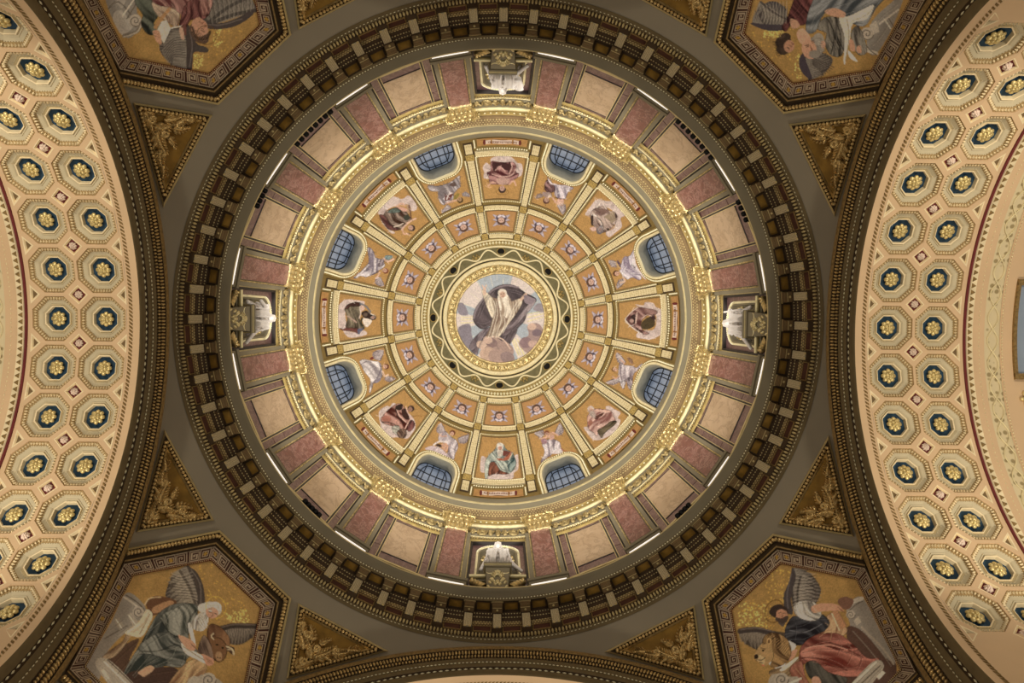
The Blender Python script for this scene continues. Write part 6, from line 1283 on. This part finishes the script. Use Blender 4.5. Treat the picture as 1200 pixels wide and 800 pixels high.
for (sx, sy, sw), nm in TNAME.items():
    def flip(v, sx=sx, sy=sy, sw=sw):
        v = np.asarray(v, float); x, y, z = abs(v[0]), abs(v[1]), v[2]
        if sw: x, y = y, x
        return np.array([sx * x, sy * y, z])
    loc = tuple(float(x) for x in flip(on_sphere(*b3)))
    t = tag(empty('acanthus_relief', loc), 'triangular gilded acanthus relief in a beaded frame, %s' % nm, 'relief', 'gilded reliefs of the pendentives')
    b = MB(); b.add([flip(on_sphere(*p, .02)) for p in TL_[3]], [(0, 1, 2)]); put('ground', b.mesh('ground', M['ochre'], False, loc), t)
    b = MB(); side_strip(b, TL_[0], TL_[1], .02, .16, flip, 12); put('outer_edge', b.mesh('outer_edge', M['palegilt'], False, loc), t)
    b = MB(); side_strip(b, TL_[1], TL_[2], .16, .06, flip, 12); eb = put('egg_bed', b.mesh('egg_bed', M['archdark'], False, loc), t)
    b = MB(); side_strip(b, TL_[2], TL_[3], .1, .02, flip, 12); put('inner_edge', b.mesh('inner_edge', M['bronze'], False, loc), t)
    b = MB(); lumps(b, offset(TRI, [-5] * 3), flip, 4.4, .065, .16); put('egg_row', b.mesh('egg_row', M['bronze'], True, loc), eb, kind='stuff')
    b = MB()
    for c_, ax, l, w in LEAF:
        p = flip(on_sphere(*c_, .12)); e = flip(on_sphere(*(c_ + ax), .12)) - p; le = np.linalg.norm(e); nn = (p - CS) / np.linalg.norm(p - CS); u = np.cross(nn, e / le)
        b.ell(p, e * l, u * le * w, nn * .11, 8, 6); b.ell(p - nn * .08, e * l * .7, u * le * w * .3, nn * .08, 6, 4)
    for S_ in SCROLLS: b.tube([flip(on_sphere(*p, .2)) for p in S_], list(np.linspace(.075, .03, len(S_))), 5)
    put('acanthus', b.mesh('acanthus', M['bronze'], True, loc), t)

# ------------------------------------------------------------------ great arches: archivolts and coffered soffits
def sweep(mb, prof, t0=-1.57, t1=1.57, n=120, mat=0):
    mb.grid([[(x, r * math.sin(t), HA + r * math.cos(t)) for x, r in prof] for t in np.linspace(t0, t1, n)], mat)
def arc_lumps(mb, x, r, step, a, rad, xx, t1=1.45, octa=True, tilt=0.0):
    n = int(2 * t1 * r / step)
    for t in np.linspace(-t1, t1, n):
        rv = np.array([0, math.sin(t), math.cos(t)]); tv = np.array([0, math.cos(t), -math.sin(t)]); xv = np.array([1.0, 0, 0])
        (mb.octa if octa else mb.ell)(np.array([x, 0, HA]) + rv * r, tv * a + xv * tilt, rv * rad, xv * xx, *([] if octa else [7, 5]))
arch_parts = []
for nm, prof, m_ in (('lower_fascia', [(11.335, 8.0), (11.3, 8.03), (11.28, 8.2), (11.28, 8.3)], 'archband'), ('groove', [(11.28, 8.3), (11.33, 8.32), (11.33, 8.44), (11.27, 8.46)], 'umberdk'), ('middle_fascia', [(11.27, 8.46), (11.27, 8.68), (11.25, 8.72), (11.25, 9.0)], 'archband'),
                     ('leaf_bed', [(11.25, 9.0), (11.3, 9.04), (11.24, 9.5), (11.18, 9.52)], 'umberdk'), ('outer_roll', [(11.18, 9.5), (11.14, 9.56), (11.15, 9.68), (11.26, 9.78), (11.4, 9.97)], 'ornament')):
    arch_parts.append((nm, mk(lambda b: sweep(b, prof), nm, m_, True), None))
b = MB(); arc_lumps(b, 11.3, 8.38, .2, .075, .035, .03); arc_lumps(b, 11.24, 8.7, .13, .05, .02, .025); arc_lumps(b, 11.27, 9.0, .17, .07, .02, .02); arch_parts.append(('dash_rows', b.mesh('dash_rows', M['bead']), 'stuff'))
b = MB(); arc_lumps(b, 11.22, 9.36, .11, .04, .12, .06, octa=False); arc_lumps(b, 11.25, 9.14, .11, .036, .07, .05, octa=False); arch_parts.append(('leaf_row', b.mesh('leaf_row', M['bronze'], True), 'stuff'))
ANAMES = ['right', 'bottom', 'left', 'top']
for k in range(4):
    a = k * PI / 2; root = structure('trim_arch_' + ANAMES[k], arch_parts[0][1]); root.rotation_euler = (0, 0, a)
    for nm, me, kind in arch_parts[1:]: put(nm, me, root, kind=kind)
XC1, DX, DTH = 12.47, 1.487, 0.1895; CW, CH, NT_ = DX / 2, RA * DTH / 2, 0.30
def bl(x, t, d): return (x, (RA + d) * math.sin(t / RA), (RA + d) * math.cos(t / RA) - RA)
def octg(rr, d): return [bl(rr / math.cos(PI / 8) * math.cos(PI / 8 + k * PI / 4), rr / math.cos(PI / 8) * math.sin(PI / 8 + k * PI / 4), d) for k in range(8)]
def loops(b, Ls, mat=0): b.grid(Ls, mat, close_v=True)
def plate(b):
    o = [(CW, CH - NT_), (CW - NT_, CH), (-CW + NT_, CH), (-CW, CH - NT_), (-CW, -CH + NT_), (-CW + NT_, -CH), (CW - NT_, -CH), (CW, -CH + NT_)]
    loops(b, [[bl(x, t, 0) for x, t in o], octg(.70, 0), octg(.695, .06)])
plate_me = mk(plate, 'coffer', 'tan'); l1 = mk(lambda b: loops(b, [octg(.695, .03), octg(.685, .02), octg(.585, .1)]), 'egg_bed', 'sand_shade'); l2 = mk(lambda b: loops(b, [octg(.585, .1), octg(.57, .12), octg(.47, .16), octg(.46, .14), octg(.4, .2)]), 'bevel', 'sage')
l3 = mk(lambda b: loops(b, [octg(.4, .2), octg(.395, .14), octg(.365, .15), octg(.352, .28)]), 'inner_frame', 'tanline'); l4 = mk(lambda b: b.add(octg(.365, .28), [tuple(range(8))]), 'back_panel', 'blue')
b = MB()
for k in range(8):
    a0, a1 = PI / 8 + k * PI / 4, PI / 8 + (k + 1) * PI / 4
    for u in (np.arange(6) + .5) / 6:
        p = [.64 / math.cos(PI / 8) * (math.cos(a0) * (1 - u) + math.cos(a1) * u), .64 / math.cos(PI / 8) * (math.sin(a0) * (1 - u) + math.sin(a1) * u)]; m_ = (a0 + a1) / 2
        b.octa(bl(p[0], p[1], .045), (.06 * math.cos(m_), .06 * math.sin(m_), 0), (-.034 * math.sin(m_), .034 * math.cos(m_), 0), (0, 0, .06))
l5 = b.mesh('egg_row', M['tanline'])
b = MB()
for k in range(8):
    a0, a1 = PI / 8 + k * PI / 4, PI / 8 + (k + 1) * PI / 4
    for u in (np.arange(7) + .5) / 7: b.octa(bl(.585 / math.cos(PI / 8) * (math.cos(a0) * (1 - u) + math.cos(a1) * u), .585 / math.cos(PI / 8) * (math.sin(a0) * (1 - u) + math.sin(a1) * u), .11), (.02, 0, 0), (0, .02, 0), (0, 0, .02))
l6 = b.mesh('dark_bead_row', M['ornament'])
def rosette(b, R=.225, z=-.14):
    for n, r, s, dz in ((8, .68, .36, 0), (5, .36, .28, -.05)):
        for k in range(n):
            a = 2 * PI * k / n + dz; b.ell((R * r * math.cos(a), R * r * math.sin(a), -z - .0 + dz), (R * s * math.cos(a), R * s * math.sin(a), .02), (-R * s * .9 * math.sin(a), R * s * .9 * math.cos(a), 0), (0, 0, .05), 8, 5)
    b.ell((0, 0, -z - .09), (R * .2, 0, 0), (0, R * .2, 0), (0, 0, .05), 8, 5)
ros_me = mk(lambda b: rosette(b, .235, -.18), 'rosette', 'rosette', True)
def diamond(b, q, d, inner=.0): return [bl(q, 0, d), bl(0, q, d), bl(-q, 0, d), bl(0, -q, d)]
dm1 = mk(lambda b: loops(b, [diamond(b, .30, 0), diamond(b, .265, 0), diamond(b, .25, .04), diamond(b, .225, .02), diamond(b, .215, .07)]), 'diamond_coffer', 'tanline'); dm2 = mk(lambda b: b.add(diamond(b, .225, .06), [(0, 1, 2, 3)]), 'back_panel', 'wine')
dm3 = mk(lambda b: rosette(b, .12, -.02), 'rosette', 'pinkish', True)
def half(q, d, s): return [bl(0, q, d), bl(s * q, 0, d), bl(0, -q, d)]
tr = {}
for s in (-1, 1):
    tr[s] = (mk(lambda b: (loops(b, [half(.30, 0, s), [bl(s * .035, .21, 0), bl(s * .25, 0, 0), bl(s * .035, -.21, 0)], [bl(s * .06, .13, .06), bl(s * .19, 0, .06), bl(s * .06, -.13, .06)]])), 'corner_recess', 'tanline'),
             mk(lambda b: b.add([bl(s * .05, .15, .055), bl(s * .2, 0, .055), bl(s * .05, -.15, .055)], [(0, 1, 2)]), 'back_panel', 'umber'))
def soffit_strip(b, x0, x1, t0=-1.57, t1=1.57, d=0.0, n=100, mat=0): b.grid([[(x0, (RA + d) * math.sin(t), HA + (RA + d) * math.cos(t)), (x1, (RA + d) * math.sin(t), HA + (RA + d) * math.cos(t))] for t in np.linspace(t0, t1, n)], mat)
NK = 6; XE = XC1 - CW; XI = XC1 + DX + CW
def soff(b):
    soffit_strip(b, XA, XE); soffit_strip(b, XI, 15.5)
    for s in (-1, 1): soffit_strip(b, XE, XI, min(s * (NK + .5) * DTH, s * 1.57), max(s * (NK + .5) * DTH, s * 1.57), 0, 12)
    soffit_strip(b, 16.0, 20.0)
soff_me = mk(soff, 'soffit', 'tan', True)
field_me = mk(lambda b: (soffit_strip(b, XE, XI, -(NK + .5) * DTH, (NK + .5) * DTH), soffit_strip(b, 15.5, 16.0)), 'soffit_field', 'tan', True)
b = MB(); arc_lumps(b, 11.6, 7.99, .12, .075, .035, .05, 1.45, True, .06); rope_me = b.mesh('rope_border', M['ornament'])
wine_me = mk(lambda b: sweep(b, [(14.8, 8.0), (14.8, 7.95), (14.87, 7.95), (14.88, 7.99)]), 'wine_line', 'wine'); leafbed = mk(lambda b: sweep(b, [(14.88, 7.99), (14.9, 7.93), (15.1, 7.96), (15.11, 8.0)]), 'leaf_bed', 'tanline')
b = MB()
n = int(2.9 * 8 / .21)
for t in np.linspace(-1.45, 1.45, n):
    rv = np.array([0, math.sin(t), math.cos(t)]); tv = np.array([0, math.cos(t), -math.sin(t)]); c = np.array([0, 0, HA]) + rv * 7.93
    b.add([c + np.array([14.92, 0, 0]) - tv * .09, c + np.array([14.92, 0, 0]) + tv * .09, c + np.array([15.07, 0, 0]), c + np.array([14.97, 0, 0]) - rv * .04], [(0, 1, 3), (1, 2, 3), (2, 0, 3)])
leaf_me = b.mesh('leaf_row', M['ornament'])
fil_me = mk(lambda b: soffit_strip(b, 15.5, 16.02, -1.5, 1.5, .02), 'filigree_band', 'filigree', True)
b = MB()
for s in (-1, 1): b.tube([(15.77 + s * .17 * math.sin(t * 8 / .74 * PI), 7.99 * math.sin(t), HA + 7.99 * math.cos(t)) for t in np.linspace(-1.45, 1.45, 420)], .022, 4)
inter_me = b.mesh('interlace', M['cream']); b = MB(); arc_lumps(b, 16.06, 7.98, .1, .035, .03, .03); arc_lumps(b, 15.32, 7.99, .14, .04, .015, .02); bead2 = b.mesh('bead_rows', M['cream'])
# fresco beyond the coffers
TF = 0.19
fres = mk(lambda b: soffit_strip(b, 16.5, 20.0, -TF, TF, -.03, 20), 'fresco', 'skyblue', True)
def fframe(b):
    for s in (-1, 1): sweep(b, [(16.4, 8.02), (16.4, 7.9), (20, 7.9), (20, 8.02)], s * TF - .012, s * TF + .012, 3)
    sweep(b, [(16.4, 8.02), (16.4, 7.9), (16.5, 7.9), (16.5, 8.02)], -TF, TF, 20)
ff_me = mk(fframe, 'fresco_frame', 'ornament')
def forn(b):
    for s in (-1, 1):
        for k in range(6):
            a = PI / 3 * k; tt = s * (TF + .09); rv = np.array([0, math.sin(tt), math.cos(tt)]); tv = np.array([0, math.cos(tt), -math.sin(tt)]); xv = np.array([1., 0, 0]); e = math.cos(a) * xv + math.sin(a) * tv; f = -math.sin(a) * xv + math.cos(a) * tv
            b.ell(np.array([16.75, 0, HA]) + rv * 7.95 + e * .15, e * .13, f * .07, rv * .05, 8, 5)
fo_me = mk(forn, 'rosette', 'rosette', True)
for k in range(4):
    a = k * PI / 2; root = structure('ceiling_arch_' + ANAMES[k], soff_me); root.rotation_euler = (0, 0, a)
    put('rope_border', rope_me, root, kind='stuff')
    if k % 2: put('soffit_field', field_me, root); continue
    put('wine_line', wine_me, root); put('leaf_bed', leafbed, root); put('leaf_row', leaf_me, root, kind='stuff'); put('filigree_band', fil_me, root); put('interlace', inter_me, root); put('bead_rows', bead2, root, kind='stuff')
    f = put('fresco', fres, root); put('fresco_frame', ff_me, f); put('rosette', fo_me, f)
    def at(nm, me, x, t): return put(nm, me, root, (x, RA * math.sin(t), HA + RA * math.cos(t)), (-t, 0, 0))
    for i in range(-NK, NK + 1):
        for c_ in (0, 1):
            o = at('coffer', plate_me, XC1 + c_ * DX, i * DTH)
            put('egg_bed', l1, o); put('bevel', l2, o); put('inner_frame', l3, o); put('back_panel', l4, o); put('egg_row', l5, o, kind='stuff'); put('dark_bead_row', l6, o, kind='stuff'); put('rosette', ros_me, o)
    for i in range(-NK - 1, NK + 1):
        t = (i + .5) * DTH
        o = at('diamond_coffer', dm1, XC1 + DX / 2, t); put('back_panel', dm2, o); put('rosette', dm3, o)
        for s, x in ((1, XE), (-1, XI)):
            o = at('corner_recess', tr[s][0], x, t); put('back_panel', tr[s][1], o)

# ------------------------------------------------------------------ the four piers below the springing
def pier(b):
    Z0, Z1 = -1.5, HA + 0.05
    rows = [(20.0, 8.0), (11.33, 8.0), (11.4, 9.9), (9.9, 11.4), (8.0, 11.33), (8.0, 20.0)]
    b.grid([[(x, y, z) for z in (Z0, Z1)] for x, y in rows])
pier_me = mk(pier, 'wall_pier', 'tan')
for k, nm in enumerate(('lower_right', 'lower_left', 'upper_left', 'upper_right')):
    o = structure('wall_pier_' + nm, pier_me); o.rotation_euler = (0, 0, k * PI / 2)
